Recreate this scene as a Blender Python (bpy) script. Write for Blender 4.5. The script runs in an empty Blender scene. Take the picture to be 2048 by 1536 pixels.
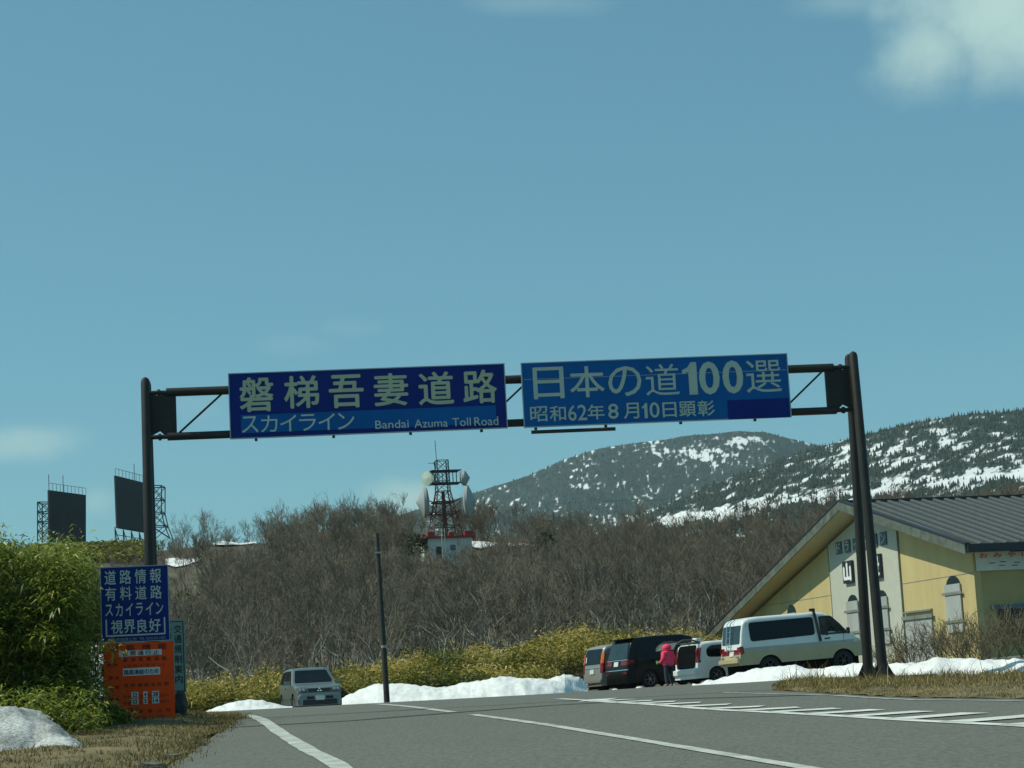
import bpy, bmesh, math, random
import numpy as np
from mathutils import Vector, Matrix, noise as mnoise

random.seed(7)
RNG = np.random.default_rng(7)
SC = bpy.context.scene
COL = SC.collection

# ------------------------------------------------------------------ camera
EYE = 1.2
FPX = 4200.0
PITCH = math.atan(624 / FPX)
ROLL = math.radians(3.05)
FW = np.array([0, math.cos(PITCH), math.sin(PITCH)])
_R0 = np.array([1.0, 0, 0])
_U0 = np.array([0, -math.sin(PITCH), math.cos(PITCH)])
CR = math.cos(ROLL) * _R0 - math.sin(ROLL) * _U0
CU = math.sin(ROLL) * _R0 + math.cos(ROLL) * _U0
cam = bpy.data.cameras.new('camera')
cam.sensor_width = 36.0
cam.lens = FPX / 2048 * 36.0
cam.clip_start = 0.2
cam.clip_end = 20000
camo = bpy.data.objects.new('camera', cam)
COL.objects.link(camo)
camo.matrix_world = Matrix(((CR[0], CU[0], -FW[0], 0), (CR[1], CU[1], -FW[1], 0), (CR[2], CU[2], -FW[2], EYE), (0, 0, 0, 1)))
SC.camera = camo

# ------------------------------------------------------------------ light
SUN_EL, SUN_AZ = 52.0, -95.0          # azimuth clockwise from the view direction
SUN_STRENGTH, SKY_STRENGTH, EXPOSURE = 3.7, 0.115, 0.0
HAZE = 0.85e-4
SKY_TINT = (0.63, 1.03, 0.92)
SC.view_settings.view_transform = 'Standard'
SC.view_settings.look = 'None'
SC.view_settings.gamma = 1
SC.view_settings.exposure = EXPOSURE
SC.cycles.max_bounces = 6
SC.cycles.diffuse_bounces = 3
SC.cycles.glossy_bounces = 3
SC.cycles.transmission_bounces = 4
SC.cycles.transparent_max_bounces = 6
SC.cycles.volume_bounces = 0
sun = bpy.data.lights.new('sun', 'SUN')
sun.energy = SUN_STRENGTH
sun.angle = math.radians(0.5)
sun.color = (1.0, 0.98, 0.82)
suno = bpy.data.objects.new('sun', sun)
COL.objects.link(suno)
_az, _el = math.radians(SUN_AZ), math.radians(SUN_EL)
SDIR = Vector((math.sin(_az) * math.cos(_el), math.cos(_az) * math.cos(_el), math.sin(_el)))
suno.rotation_euler = SDIR.to_track_quat('Z', 'Y').to_euler()
suno.location = SDIR * 60


def ue(px, py):
    d = (px - 1024) * CR + (768 - py) * CU + FPX * FW
    return d[0] / d[1], d[2] / d[1]


def at(px, py, Y):
    u, e = ue(px, py)
    return Vector((u * Y, Y, EYE + e * Y))


def skydir(px, py):
    d = (px - 1024) * CR + (768 - py) * CU + FPX * FW
    return Vector(d).normalized()


def build_world():
    w = bpy.data.worlds.new('World')
    SC.world = w
    w.use_nodes = True
    nt = w.node_tree
    nt.nodes.clear()
    N, L = nt.nodes.new, nt.links.new
    out = N('ShaderNodeOutputWorld')
    bg = N('ShaderNodeBackground')
    bg.inputs['Strength'].default_value = SKY_STRENGTH
    L(bg.outputs[0], out.inputs[0])
    sky = N('ShaderNodeTexSky')
    sky.sky_type = 'NISHITA'
    sky.sun_disc = False
    sky.sun_elevation = _el
    sky.sun_rotation = _az % (2 * math.pi)
    sky.altitude = 1500
    sky.air_density = 1.0
    sky.dust_density = 2.2
    sky.ozone_density = 1.2
    tint = N('ShaderNodeMix')
    tint.data_type = 'RGBA'
    tint.blend_type = 'MULTIPLY'
    tint.inputs[0].default_value = 1.0
    tint.inputs[7].default_value = (*SKY_TINT, 1)
    L(sky.outputs[0], tint.inputs[6])
    veil = N('ShaderNodeMix')
    veil.data_type = 'RGBA'
    veil.inputs[0].default_value = .40
    L(tint.outputs[2], veil.inputs[6])
    veil.inputs[7].default_value = (1.25, 3.05, 4.1, 1)
    tc = N('ShaderNodeTexCoord')
    nz = N('ShaderNodeTexNoise')
    nz.inputs['Scale'].default_value = 30.0
    nz.inputs['Detail'].default_value = 7.0
    nz.inputs['Roughness'].default_value = 0.60
    L(tc.outputs['Generated'], nz.inputs['Vector'])

    def math_(op, a, b=None):
        m = N('ShaderNodeMath')
        m.operation = op
        for i, v in ((0, a), (1, b)):
            if v is None:
                continue
            if isinstance(v, (int, float)):
                m.inputs[i].default_value = v
            else:
                L(v, m.inputs[i])
        return m.outputs[0]

    def blob(px, py, rx, ry, strength, rough):
        c = skydir(px, py)
        sub = N('ShaderNodeVectorMath')
        sub.operation = 'SUBTRACT'
        L(tc.outputs['Generated'], sub.inputs[0])
        sub.inputs[1].default_value = c
        comps = []
        for ax, r in ((Vector(CR), rx), (Vector(CU), ry)):
            d = N('ShaderNodeVectorMath')
            d.operation = 'DOT_PRODUCT'
            L(sub.outputs[0], d.inputs[0])
            d.inputs[1].default_value = ax
            comps.append(math_('POWER', math_('ABSOLUTE', math_('DIVIDE', d.outputs['Value'], r / FPX)), 2.0))
        rr = math_('SQRT', math_('ADD', comps[0], comps[1]))
        f = math_('SUBTRACT', 1.0, rr)
        f = math_('ADD', f, math_('MULTIPLY', math_('SUBTRACT', nz.outputs[0], 0.5), rough))
        mr = N('ShaderNodeMapRange')
        mr.interpolation_type = 'SMOOTHSTEP'
        L(f, mr.inputs[0])
        mr.inputs[1].default_value = -0.20
        mr.inputs[2].default_value = 1.0
        return math_('MULTIPLY', mr.outputs[0], strength)
    fac = None
    for b in ((2000, 10, 260, 140, 1.0, 1.2), (1860, 95, 125, 105, .85, 1.3), (2085, 55, 230, 150, 1.0, 1.0), (1690, 5, 120, 36, .25, 1.3),
              (40, 885, 140, 42, .55, 1.2), (195, 1003, 55, 34, .35, 1.2), (815, 1000, 105, 46, .75, 1.2), (580, 690, 90, 26, .10, 1.2),
              (700, 655, 80, 24, .08, 1.2), (1080, 5, 160, 30, .2, 1.4), (390, 812, 60, 36, .12, 1.0)):
        s = blob(*b)
        fac = s if fac is None else math_('MAXIMUM', fac, s)
    mix = N('ShaderNodeMix')
    mix.data_type = 'RGBA'
    L(fac, mix.inputs[0])
    L(veil.outputs[2], mix.inputs[6])
    mix.inputs[7].default_value = (4.1, 5.9, 5.6, 1)
    L(mix.outputs[2], bg.inputs[0])


build_world()


# ------------------------------------------------------------------ helpers
def lin(h):
    h = h.lstrip('#')
    r = []
    for i in (0, 2, 4):
        c = int(h[i:i + 2], 16) / 255
        r.append(c / 12.92 if c <= .04045 else ((c + .055) / 1.055) ** 2.4)
    return tuple(r)


def pm(name, c, rough=.7, metal=0., var=.18, scale=3., bump=0., bscale=None, c2=None, spec=.5, stretch=None, fine=0., coat=0.):
    """procedural material: a noise-varied base colour, optional bump"""
    m = bpy.data.materials.new(name)
    m.use_nodes = True
    nt = m.node_tree
    N, L = nt.nodes.new, nt.links.new
    b = nt.nodes['Principled BSDF']
    b.inputs['Roughness'].default_value = rough
    b.inputs['Metallic'].default_value = metal
    b.inputs['Specular IOR Level'].default_value = spec
    if coat:
        b.inputs['Coat Weight'].default_value = coat
        b.inputs['Coat Roughness'].default_value = .08
    tc = N('ShaderNodeTexCoord')
    vec = tc.outputs['Object']
    if stretch:
        mp = N('ShaderNodeMapping')
        mp.inputs['Scale'].default_value = stretch
        L(vec, mp.inputs[0])
        vec = mp.outputs[0]
    nz = N('ShaderNodeTexNoise')
    nz.inputs['Scale'].default_value = scale
    nz.inputs['Detail'].default_value = 6
    nz.inputs['Roughness'].default_value = .6
    L(vec, nz.inputs['Vector'])
    rp = N('ShaderNodeMapRange')
    rp.inputs[1].default_value = .3
    rp.inputs[2].default_value = .7
    L(nz.outputs[0], rp.inputs[0])
    mx = N('ShaderNodeMix')
    mx.data_type = 'RGBA'
    L(rp.outputs[0], mx.inputs[0])
    a = tuple(min(1, v * (1 - var)) for v in c)
    d = c2 if c2 else tuple(min(1, v * (1 + var)) for v in c)
    mx.inputs[6].default_value = (*a, 1)
    mx.inputs[7].default_value = (*d, 1)
    colr = mx.outputs[2]
    if fine:
        n2 = N('ShaderNodeTexNoise')
        n2.inputs['Scale'].default_value = scale * 22
        n2.inputs['Detail'].default_value = 3
        L(vec, n2.inputs['Vector'])
        r2 = N('ShaderNodeMapRange')
        r2.inputs[1].default_value = .3
        r2.inputs[2].default_value = .7
        r2.inputs[3].default_value = 1 - fine
        r2.inputs[4].default_value = 1 + fine
        L(n2.outputs[0], r2.inputs[0])
        vm = N('ShaderNodeVectorMath')
        vm.operation = 'SCALE'
        L(colr, vm.inputs[0])
        L(r2.outputs[0], vm.inputs['Scale'])
        colr = vm.outputs[0]
    L(colr, b.inputs['Base Color'])
    if bump:
        n3 = N('ShaderNodeTexNoise')
        n3.inputs['Scale'].default_value = bscale or scale * 8
        n3.inputs['Detail'].default_value = 5
        L(vec, n3.inputs['Vector'])
        bp = N('ShaderNodeBump')
        bp.inputs['Strength'].default_value = bump
        bp.inputs['Distance'].default_value = .05
        L(n3.outputs[0], bp.inputs['Height'])
        L(bp.outputs[0], b.inputs['Normal'])
    return m


def attr_mat(name, stops, rough=.75, attr='tint', transl=0., fine=None):
    """colour from a per-leaf attribute through a ramp"""
    m = bpy.data.materials.new(name)
    m.use_nodes = True
    nt = m.node_tree
    N, L = nt.nodes.new, nt.links.new
    b = nt.nodes['Principled BSDF']
    b.inputs['Roughness'].default_value = rough
    b.inputs['Specular IOR Level'].default_value = .3
    a = N('ShaderNodeAttribute')
    a.attribute_name = attr
    fac = a.outputs['Fac']
    if fine:
        tc = N('ShaderNodeTexCoord')
        nz = N('ShaderNodeTexNoise')
        nz.inputs['Scale'].default_value = fine[0]
        nz.inputs['Detail'].default_value = 8
        nz.inputs['Roughness'].default_value = .7
        L(tc.outputs['Object'], nz.inputs['Vector'])
        s = N('ShaderNodeMath')
        s.operation = 'MULTIPLY_ADD'
        L(nz.outputs[0], s.inputs[0])
        s.inputs[1].default_value = fine[1]
        L(fac, s.inputs[2])
        s2 = N('ShaderNodeMath')
        s2.operation = 'SUBTRACT'
        L(s.outputs[0], s2.inputs[0])
        s2.inputs[1].default_value = fine[1] * .5
        fac = s2.outputs[0]
    r = N('ShaderNodeValToRGB')
    els = r.color_ramp.elements
    while len(els) < len(stops):
        els.new(.5)
    for e, (p, c) in zip(els, stops):
        e.position = p
        e.color = (*c, 1)
    L(fac, r.inputs[0])
    L(r.outputs[0], b.inputs['Base Color'])
    if transl:
        t = N('ShaderNodeBsdfTranslucent')
        L(r.outputs[0], t.inputs[0])
        mx = N('ShaderNodeMixShader')
        mx.inputs[0].default_value = transl
        L(b.outputs[0], mx.inputs[1])
        L(t.outputs[0], mx.inputs[2])
        L(mx.outputs[0], nt.nodes['Material Output'].inputs[0])
    return m


def glass_mat(name, tint, alpha):
    m = bpy.data.materials.new(name)
    m.use_nodes = True
    nt = m.node_tree
    N, L = nt.nodes.new, nt.links.new
    b = nt.nodes['Principled BSDF']
    b.inputs['Base Color'].default_value = (.02, .03, .03, 1)
    b.inputs['Roughness'].default_value = .04
    t = N('ShaderNodeBsdfTransparent')
    t.inputs[0].default_value = (*tint, 1)
    mx = N('ShaderNodeMixShader')
    mx.inputs[0].default_value = alpha
    L(b.outputs[0], mx.inputs[1])
    L(t.outputs[0], mx.inputs[2])
    L(mx.outputs[0], nt.nodes['Material Output'].inputs[0])
    return m


def tag(o, label=None, cat=None, group=None, kind=None):
    if label:
        o['label'] = label
    if cat:
        o['category'] = cat
    if group:
        o['group'] = group
    if kind:
        o['kind'] = kind
    return o


def link(o, parent=None):
    COL.objects.link(o)
    if parent is not None:
        o.parent = parent
    return o


def empty(name, loc=(0, 0, 0), rz=0., label=None, cat=None, group=None, mat=None):
    o = bpy.data.objects.new(name, None)
    o.empty_display_size = .2
    link(o)
    if mat is not None:
        o.matrix_world = mat
    else:
        o.location = loc
        o.rotation_euler = (0, 0, rz)
    return tag(o, label, cat, group)


class MB:
    """collects shapes, then links them as ONE mesh object"""

    def __init__(s):
        s.v, s.f = [], []

    def add(s, vs, fs):
        n = len(s.v)
        s.v += [tuple(p) for p in vs]
        s.f += [tuple(i + n for i in f) for f in fs]
        return s

    def box(s, c, d, rot=None):
        x, y, z = d[0] / 2, d[1] / 2, d[2] / 2
        vs = [Vector(p) for p in ((-x, -y, -z), (x, -y, -z), (x, y, -z), (-x, y, -z), (-x, -y, z), (x, -y, z), (x, y, z), (-x, y, z))]
        if rot is not None:
            vs = [rot @ p for p in vs]
        c = Vector(c)
        return s.add([p + c for p in vs], [(0, 3, 2, 1), (4, 5, 6, 7), (0, 1, 5, 4), (1, 2, 6, 5), (2, 3, 7, 6), (3, 0, 4, 7)])

    def bar(s, p0, p1, w, h=None):
        """a square bar from p0 to p1"""
        p0, p1 = Vector(p0), Vector(p1)
        h = h or w
        d = (p1 - p0)
        q = d.to_track_quat('X', 'Z').to_matrix()
        return s.box((p0 + p1) / 2, (d.length, w, h), q)

    def tube(s, pts, rad, n=8, cap=True):
        pts = [Vector(p) for p in pts]
        if isinstance(rad, (int, float)):
            rad = [rad] * len(pts)
        vs, fs = [], []
        for i, p in enumerate(pts):
            d = (pts[min(i + 1, len(pts) - 1)] - pts[max(i - 1, 0)]).normalized()
            a = d.orthogonal().normalized() if i == 0 else (a - d * a.dot(d)).normalized()
            b = d.cross(a)
            for k in range(n):
                t = 2 * math.pi * k / n
                vs.append(p + (a * math.cos(t) + b * math.sin(t)) * rad[i])
        for i in range(len(pts) - 1):
            for k in range(n):
                k2 = (k + 1) % n
                fs.append((i * n + k, i * n + k2, (i + 1) * n + k2, (i + 1) * n + k))
        if cap:
            fs.append(tuple(range(n - 1, -1, -1)))
            m = (len(pts) - 1) * n
            fs.append(tuple(range(m, m + n)))
        return s.add(vs, fs)

    def prism(s, poly, y0, y1):
        """outline in (x, z), extruded along y"""
        n = len(poly)
        vs = [(x, y0, z) for x, z in poly] + [(x, y1, z) for x, z in poly]
        fs = [tuple(range(n)), tuple(range(2 * n - 1, n - 1, -1))]
        fs += [(i, i + n, (i + 1) % n + n, (i + 1) % n) for i in range(n)]
        return s.add(vs, fs)

    def lathe(s, prof, n=24, axis='y', c=(0, 0, 0)):
        """profile [(radius, along)] revolved about an axis"""
        vs, fs = [], []
        for r, a in prof:
            for k in range(n):
                t = 2 * math.pi * k / n
                if axis == 'y':
                    p = (r * math.cos(t), a, r * math.sin(t))
                elif axis == 'x':
                    p = (a, r * math.cos(t), r * math.sin(t))
                else:
                    p = (r * math.cos(t), r * math.sin(t), a)
                vs.append((p[0] + c[0], p[1] + c[1], p[2] + c[2]))
        for i in range(len(prof) - 1):
            for k in range(n):
                k2 = (k + 1) % n
                fs.append((i * n + k, i * n + k2, (i + 1) * n + k2, (i + 1) * n + k))
        return s.add(vs, fs)

    def build(s, name, mat, parent=None, smooth=False, fix=True, bevel=0.):
        me = bpy.data.meshes.new(name)
        me.from_pydata(s.v, [], s.f)
        if fix or bevel:
            bm = bmesh.new()
            bm.from_mesh(me)
            if bevel:
                bmesh.ops.bevel(bm, geom=bm.edges[:], offset=bevel, segments=2, affect='EDGES', clamp_overlap=True)
            bmesh.ops.recalc_face_normals(bm, faces=bm.faces[:])
            bm.to_mesh(me)
            bm.free()
        for mm in (mat if isinstance(mat, (list, tuple)) else [mat]):
            me.materials.append(mm)
        if smooth:
            for p in me.polygons:
                p.use_smooth = True
            try:
                me.set_sharp_from_angle(angle=math.radians(38))
            except Exception:
                pass
        return link(bpy.data.objects.new(name, me), parent)


def npmesh(name, V, F, mat, parent=None, tint=None, smooth=False, attr='tint'):
    """V (n,3), F (m,k) arrays"""
    V = np.asarray(V, dtype=np.float32)
    F = np.asarray(F, dtype=np.int32)
    me = bpy.data.meshes.new(name)
    me.vertices.add(len(V))
    me.vertices.foreach_set('co', V.ravel())
    k = F.shape[1]
    me.loops.add(F.size)
    me.loops.foreach_set('vertex_index', F.ravel())
    me.polygons.add(len(F))
    me.polygons.foreach_set('loop_start', np.arange(0, F.size, k, dtype=np.int32))
    me.polygons.foreach_set('loop_total', np.full(len(F), k, dtype=np.int32))
    if smooth:
        me.polygons.foreach_set('use_smooth', np.ones(len(F), dtype=bool))
    me.update(calc_edges=True)
    me.validate()
    if tint is not None:
        a = me.attributes.new(attr, 'FLOAT', 'POINT')
        a.data.foreach_set('value', np.asarray(tint, dtype=np.float32))
    me.materials.append(mat)
    return link(bpy.data.objects.new(name, me), parent)


def gridmesh(name, P, mat, parent=None, tint=None, smooth=True):
    """P (r,c,3)"""
    r, c = P.shape[:2]
    i = np.arange(r * c).reshape(r, c)
    F = np.stack([i[:-1, :-1], i[:-1, 1:], i[1:, 1:], i[1:, :-1]], -1).reshape(-1, 4)
    return npmesh(name, P.reshape(-1, 3), F, mat, parent, None if tint is None else tint.ravel(), smooth)


_TXT = {}


def glyph(s, bold=0.):
    if (s, bold) in _TXT:
        return _TXT[(s, bold)]
    cu = bpy.data.curves.new('glyph', 'FONT')
    cu.body = s
    cu.offset = bold
    cu.resolution_u = 3
    o = bpy.data.objects.new('glyph', cu)
    COL.objects.link(o)
    bpy.context.view_layer.update()
    me = bpy.data.meshes.new_from_object(o.evaluated_get(bpy.context.evaluated_depsgraph_get()))
    vs = [tuple(v.co) for v in me.vertices]
    fs = [tuple(p.vertices) for p in me.polygons]
    bpy.data.objects.remove(o)
    bpy.data.curves.remove(cu)
    bpy.data.meshes.remove(me)
    xs = [v[0] for v in vs]
    ys = [v[1] for v in vs]
    _TXT[(s, bold)] = (vs, fs, min(xs), max(xs), min(ys), max(ys))
    return _TXT[(s, bold)]


def letters(mb, s, x0, x1, z0, z1, y, bold=0., fixed=None):
    """text stretched into the box x0..x1, z0..z1 on a plane facing -y; heavier strokes are stacked thin sheets"""
    vs, fs, a, b, c, d = glyph(s)
    k = bold if bold >= .008 else 0.
    a, b, c, d = a - k, b + k, c - k, d + k
    sx, sz = (x1 - x0) / (b - a), (z1 - z0) / (d - c)
    for i, (dx, dz) in enumerate(((k, 0), (-k, 0), (0, k), (0, -k)) if k else ((0, 0),)):
        mb.add([(x0 + (v[0] + dx - a) * sx, y - .0006 * i, z0 + (v[1] + dz - c) * sz) for v in vs], fs)
    return mb


def numeral_one(mb, p, q, y):
    w, h = q[0] - p[0], q[1] - p[1]
    pts = [(.42, 0), (1, 0), (1, 1), (.62, 1), (.36, .84), (0, .76), (0, .64), (.42, .70)]
    return mb.add([(p[0] + a * w, y, p[1] + b * h) for a, b in pts], [tuple(range(8))])


def row(mb, s, x0, x1, z0, z1, y, bold=0., gap=.15):
    """one character per cell"""
    n = len(s)
    w = (x1 - x0) / (n - gap * (1 if n > 1 else 0))
    cw = w * (1 - gap)
    for i, ch in enumerate(s):
        if ch != ' ':
            vs, fs, a, b, c, d = glyph(ch)
            em = .92
            mx, mz = (b + a) / 2, (d + c) / 2
            k = bold if bold >= .008 else 0.
            sx, sz = cw / (em + 2 * k), (z1 - z0) / (em + 2 * k)
            cx = x0 + i * w + cw / 2
            cz = (z0 + z1) / 2 + (mz - .36) * sz * (1 if d - c < .6 else 0)
            for j, (dx, dz) in enumerate(((k, 0), (-k, 0), (0, k), (0, -k)) if k else ((0, 0),)):
                mb.add([(cx + (v[0] + dx - mx) * sx, y - .0006 * j, cz + (v[1] + dz - mz) * sz) for v in vs], fs)


# ------------------------------------------------------------------ terrain functions
_ky = [-40, 0, 19.3, 38, 50, 60, 72, 90, 130]
_kz = [-1.35, 0, .63, 1.07, 1.18, 1.225, 1.2, 1.2, 1.2]
_ty = np.arange(-60, 131, .5)
_k = np.hanning(25)
_k /= _k.sum()
_tz = np.convolve(np.pad(np.interp(_ty, _ky, _kz), 12, mode='edge'), _k, 'valid')


def ss(a, b, x):
    t = np.clip((x - a) / (b - a), 0, 1)
    return t * t * (3 - 2 * t)


def g(x, y):
    return np.interp(y, _ty, _tz) + .035 * np.maximum(0, np.minimum(x, 40) - 3.5) * ss(38, 70, y) - .2 * ss(60, 76, y) * ss(-3, -7, x)


def rg(px, py):
    u, e = ue(px, py)
    for Y in np.arange(8, 95, .05):
        if EYE + e * Y <= g(u * Y, Y):
            return (u * Y, Y)
    return (u * 50, 50.)


def tab(pts, sub=0.):
    a = sorted(ue(*p) for p in pts)
    return np.array([p[0] for p in a]), np.array([p[1] - sub for p in a])


# hillside: elevation seen from the eye, as a function of direction u, at three distances
_sky_u, _sky_e = tab([(-400, 1095), (100, 1106), (330, 1097), (430, 1084), (520, 1086), (560, 1088), (600, 1076), (640, 1061), (700, 1058), (800, 1056), (880, 1068), (950, 1066), (1100, 1088),
                      (1250, 1094), (1400, 1090), (1550, 1074), (1700, 1050), (1900, 1036), (2048, 1030), (2500, 1010)])
_bnd_u, _bnd_e = tab([(-300, 1400), (390, 1388), (480, 1372), (600, 1362), (700, 1352), (850, 1330), (950, 1318), (1050, 1302), (1160, 1275), (1230, 1282), (1400, 1290), (1700, 1290), (2300, 1290)])


def hill(x, y):
    x, y = np.broadcast_arrays(np.asarray(x, float), np.asarray(y, float))
    u = x / np.maximum(y, 1)
    y0, y1, y2 = 84., 95., 235.
    e0 = (g(u * y0, np.full_like(u, y0)) - EYE) / y0
    e1 = np.interp(u, _bnd_u, _bnd_e) - .012
    e2 = np.interp(u, _sky_u, _sky_e)
    e = np.where(y < y1, e0 + (e1 - e0) * ss(y0, y1, y), e1 + (e2 - e1) * np.clip((y - y1) / (y2 - y1), 0, 1) ** .9)
    z = EYE + e * np.minimum(y, y2)
    z = np.where(y > y2, np.maximum(z - (y - y2) * .02 - ss(y2 + 60, y2 + 300, y) * 30, -20), z)
    return np.where(y < y0, g(x, y), z)


EDGE_Y = np.array([-10, 12, 21.4, 25.3, 30.1, 33.9, 38.2, 42, 45.3, 48, 51, 54, 58, 62, 70, 90])
EDGE_X = np.array([-2.0, -2.9, -3.68, -4.02, -4.46, -4.82, -5.23, -5.75, -6.6, -7.8, -10, -14, -22, -34, -45, -50.])


def xl(y):
    return np.interp(y, EDGE_Y, EDGE_X)


def nz3(x, y, z, s):
    return mnoise.noise(Vector((x * s, y * s, z * s)))


# ------------------------------------------------------------------ materials
M = {}
M['asphalt'] = pm('worn_asphalt', (.120, .125, .102), .9, var=.05, scale=.9, stretch=(1, .35, 1), fine=.22, bump=.25, bscale=30)
M['cable_shadow'] = pm('shadow_tone', (.03, .034, .034), .85, var=.2)  # flat dark tone for the cable shadow painted on the road
M['paint'] = pm('road_paint', (.62, .64, .60), .8, var=.22, scale=2.2, fine=.2)
M['paint_worn'] = pm('worn_road_paint', (.42, .44, .40), .85, var=.35, scale=3, fine=.3)
M['soil'] = pm('leaf_litter_soil', (.075, .068, .040), .95, var=.35, scale=.25, c2=(.125, .108, .066), fine=.35, bump=.6, bscale=2)
M['verge'] = pm('verge_turf', (.105, .095, .032), .95, var=.4, scale=.9, c2=(.22, .165, .075), fine=.35, bump=.6, bscale=6)
M['snow'] = pm('old_snow', (.76, .77, .75), .75, var=.10, scale=1.6, fine=.17, bump=1.0, bscale=3.2, spec=.3)
M['snow_dirty'] = pm('dirty_snow', (.22, .23, .215), .85, var=.3, scale=1.3, c2=(.52, .54, .52), fine=.5, bump=1., bscale=5)
M['brown_steel'] = pm('dark_brown_steel', (.018, .017, .014), .55, var=.3, scale=4, spec=.4)
M['sign_navy'] = pm('navy_sign_face', (.006, .022, .170), .6, var=.10, scale=1.2, spec=.15)
M['sign_blue'] = pm('blue_sign_face', (.003, .100, .320), .6, var=.10, scale=1.2, spec=.15)
M['sign_rim'] = pm('sign_edge_aluminium', (.30, .36, .38), .5, var=.1)
M['letter_olive'] = pm('faded_letter_sheet', (.42, .45, .30), .6, var=.08)
M['letter_pale'] = pm('pale_letter_sheet', (.48, .55, .48), .6, var=.08)
M['letter_grey'] = pm('grey_letter_sheet', (.42, .49, .42), .6, var=.08)
M['orange'] = pm('orange_board', (.86, .075, .006), .6, spec=.15, var=.10, scale=2)
M['darkred'] = pm('dark_red_lettering', (.13, .014, .010), .7, var=.1)
M['white_strip'] = pm('white_strip', (.60, .63, .60), .6, var=.06)
M['maroon'] = pm('maroon_lettering', (.22, .02, .035), .7, var=.1)
M['navy_ink'] = pm('navy_lettering', (.015, .02, .09), .7, var=.1)
M['pale_board'] = pm('pale_green_board', (.25, .37, .32), .6, var=.07)
M['ink'] = pm('black_lettering', (.012, .013, .016), .7, var=.1)
M['galv'] = pm('galvanised_steel', (.30, .32, .32), .5, metal=.3, var=.15)
M['pole'] = pm('weathered_pole', (.030, .031, .028), .8, var=.3, scale=5)
M['concrete'] = pm('mossy_concrete', (.115, .112, .085), .9, var=.3, scale=4, c2=(.19, .18, .14), bump=.4)
M['tyre'] = pm('tyre_rubber', (.018, .018, .019), .85, var=.15)
M['rim'] = pm('alloy_rim', (.30, .30, .30), .4, metal=.6, var=.1)
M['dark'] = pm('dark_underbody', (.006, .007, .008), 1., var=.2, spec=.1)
M['trim'] = pm('black_trim', (.018, .019, .020), .5, var=.1)
M['glass_dark'] = pm('tinted_glass', (.006, .009, .012), .08, var=.1, spec=.25)
M['glass_mid'] = pm('grey_glass', (.022, .042, .048), .10, var=.2, spec=.35)
M['glass_clear'] = glass_mat('clear_glass', (.82, .88, .84), .86)
M['plate'] = pm('number_plate', (.62, .66, .62), .5, var=.05)
M['red_lamp'] = pm('red_lamp', (.17, .008, .012), .2, var=.2, scale=12)
M['orange_lamp'] = pm('orange_lamp', (.55, .12, .01), .25, var=.15, scale=12)
M['clear_lamp'] = pm('clear_lamp', (.40, .44, .44), .12, metal=.4, var=.3, scale=14)
M['chrome'] = pm('chrome', (.62, .65, .64), .18, metal=.9, var=.05)
M['paint_silver'] = pm('silver_paint', (.165, .20, .195), .32, metal=.4, var=.06, scale=1, coat=.3)
M['paint_silver_van'] = pm('warm_silver_paint', (.29, .28, .25), .36, metal=.3, var=.06, scale=1, coat=.3)
M['paint_black'] = pm('black_paint', (.004, .0045, .006), .28, var=.1, spec=.25, coat=.1)
M['paint_white'] = pm('white_paint', (.74, .76, .74), .3, var=.04, coat=.3)
M['paint_beige'] = pm('beige_paint', (.46, .39, .23), .4, var=.06, coat=.2)
M['paint_band'] = pm('grey_band_paint', (.40, .41, .37), .4, var=.06)
M['lower_grey'] = pm('dark_grey_cladding', (.075, .078, .076), .55, var=.15)
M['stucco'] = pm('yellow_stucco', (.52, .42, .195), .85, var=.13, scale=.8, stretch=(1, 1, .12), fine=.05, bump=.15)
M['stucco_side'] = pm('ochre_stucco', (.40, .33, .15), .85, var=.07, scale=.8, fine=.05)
M['soffit'] = pm('cream_soffit', (.62, .56, .34), .8, var=.06)
M['roof'] = pm('grey_sheet_roof', (.050, .055, .053), .5, metal=.25, var=.14, scale=.8, fine=.06)
M['roof_rib'] = pm('pale_roof_rib', (.135, .145, .135), .5, metal=.2, var=.12)
M['barge'] = pm('weathered_bargeboard', (.10, .118, .096), .7, var=.5, scale=2.2, fine=.3)
M['gutter'] = pm('dark_gutter', (.020, .022, .026), .5, var=.1)
M['board'] = pm('grey_window_board', (.36, .38, .36), .75, var=.14, scale=1.6, stretch=(1, 1, .3))
M['bar'] = pm('grey_timber_bar', (.19, .20, .17), .8, var=.2)
M['tile_navy'] = pm('slate_blue_tile', (.075, .115, .155), .5, var=.2, scale=3)
M['tile_black'] = pm('black_tile', (.016, .018, .026), .5, var=.1)
M['letter_white'] = pm('white_letter', (.80, .82, .80), .6, var=.03)
M['letter_orange'] = pm('orange_letter', (.55, .14, .03), .6, var=.1)
M['rust'] = pm('red_rust_steel', (.115, .042, .026), .75, var=.35, scale=1.5)
M['steel_dark'] = pm('dark_lattice_steel', (.022, .026, .028), .7, var=.2)
M['panel_dark'] = pm('dark_reflector_panel', (.020, .025, .030), .7, var=.22, scale=.35)
M['dish'] = pm('grey_dish_shell', (.33, .37, .36), .6, var=.08)
M['dish_pale'] = pm('pale_green_radome', (.50, .60, .50), .6, var=.08)
M['red_paint'] = pm('red_parapet', (.30, .026, .020), .7, var=.15)
M['white_wall'] = pm('white_render', (.62, .65, .60), .8, var=.08)
M['bark'] = pm('grey_bark', (.24, .23, .185), .9, var=.35, scale=1.2, c2=(.40, .385, .325))
M['twig'] = pm('brown_twigs', (.112, .098, .066), .9, var=.3, scale=.07, c2=(.235, .195, .138))
M['twig_pale'] = pm('dry_stems', (.20, .15, .075), .9, var=.3, scale=2)
M['twig_olive'] = pm('olive_stems', (.115, .098, .055), .9, var=.3, scale=2)
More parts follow.
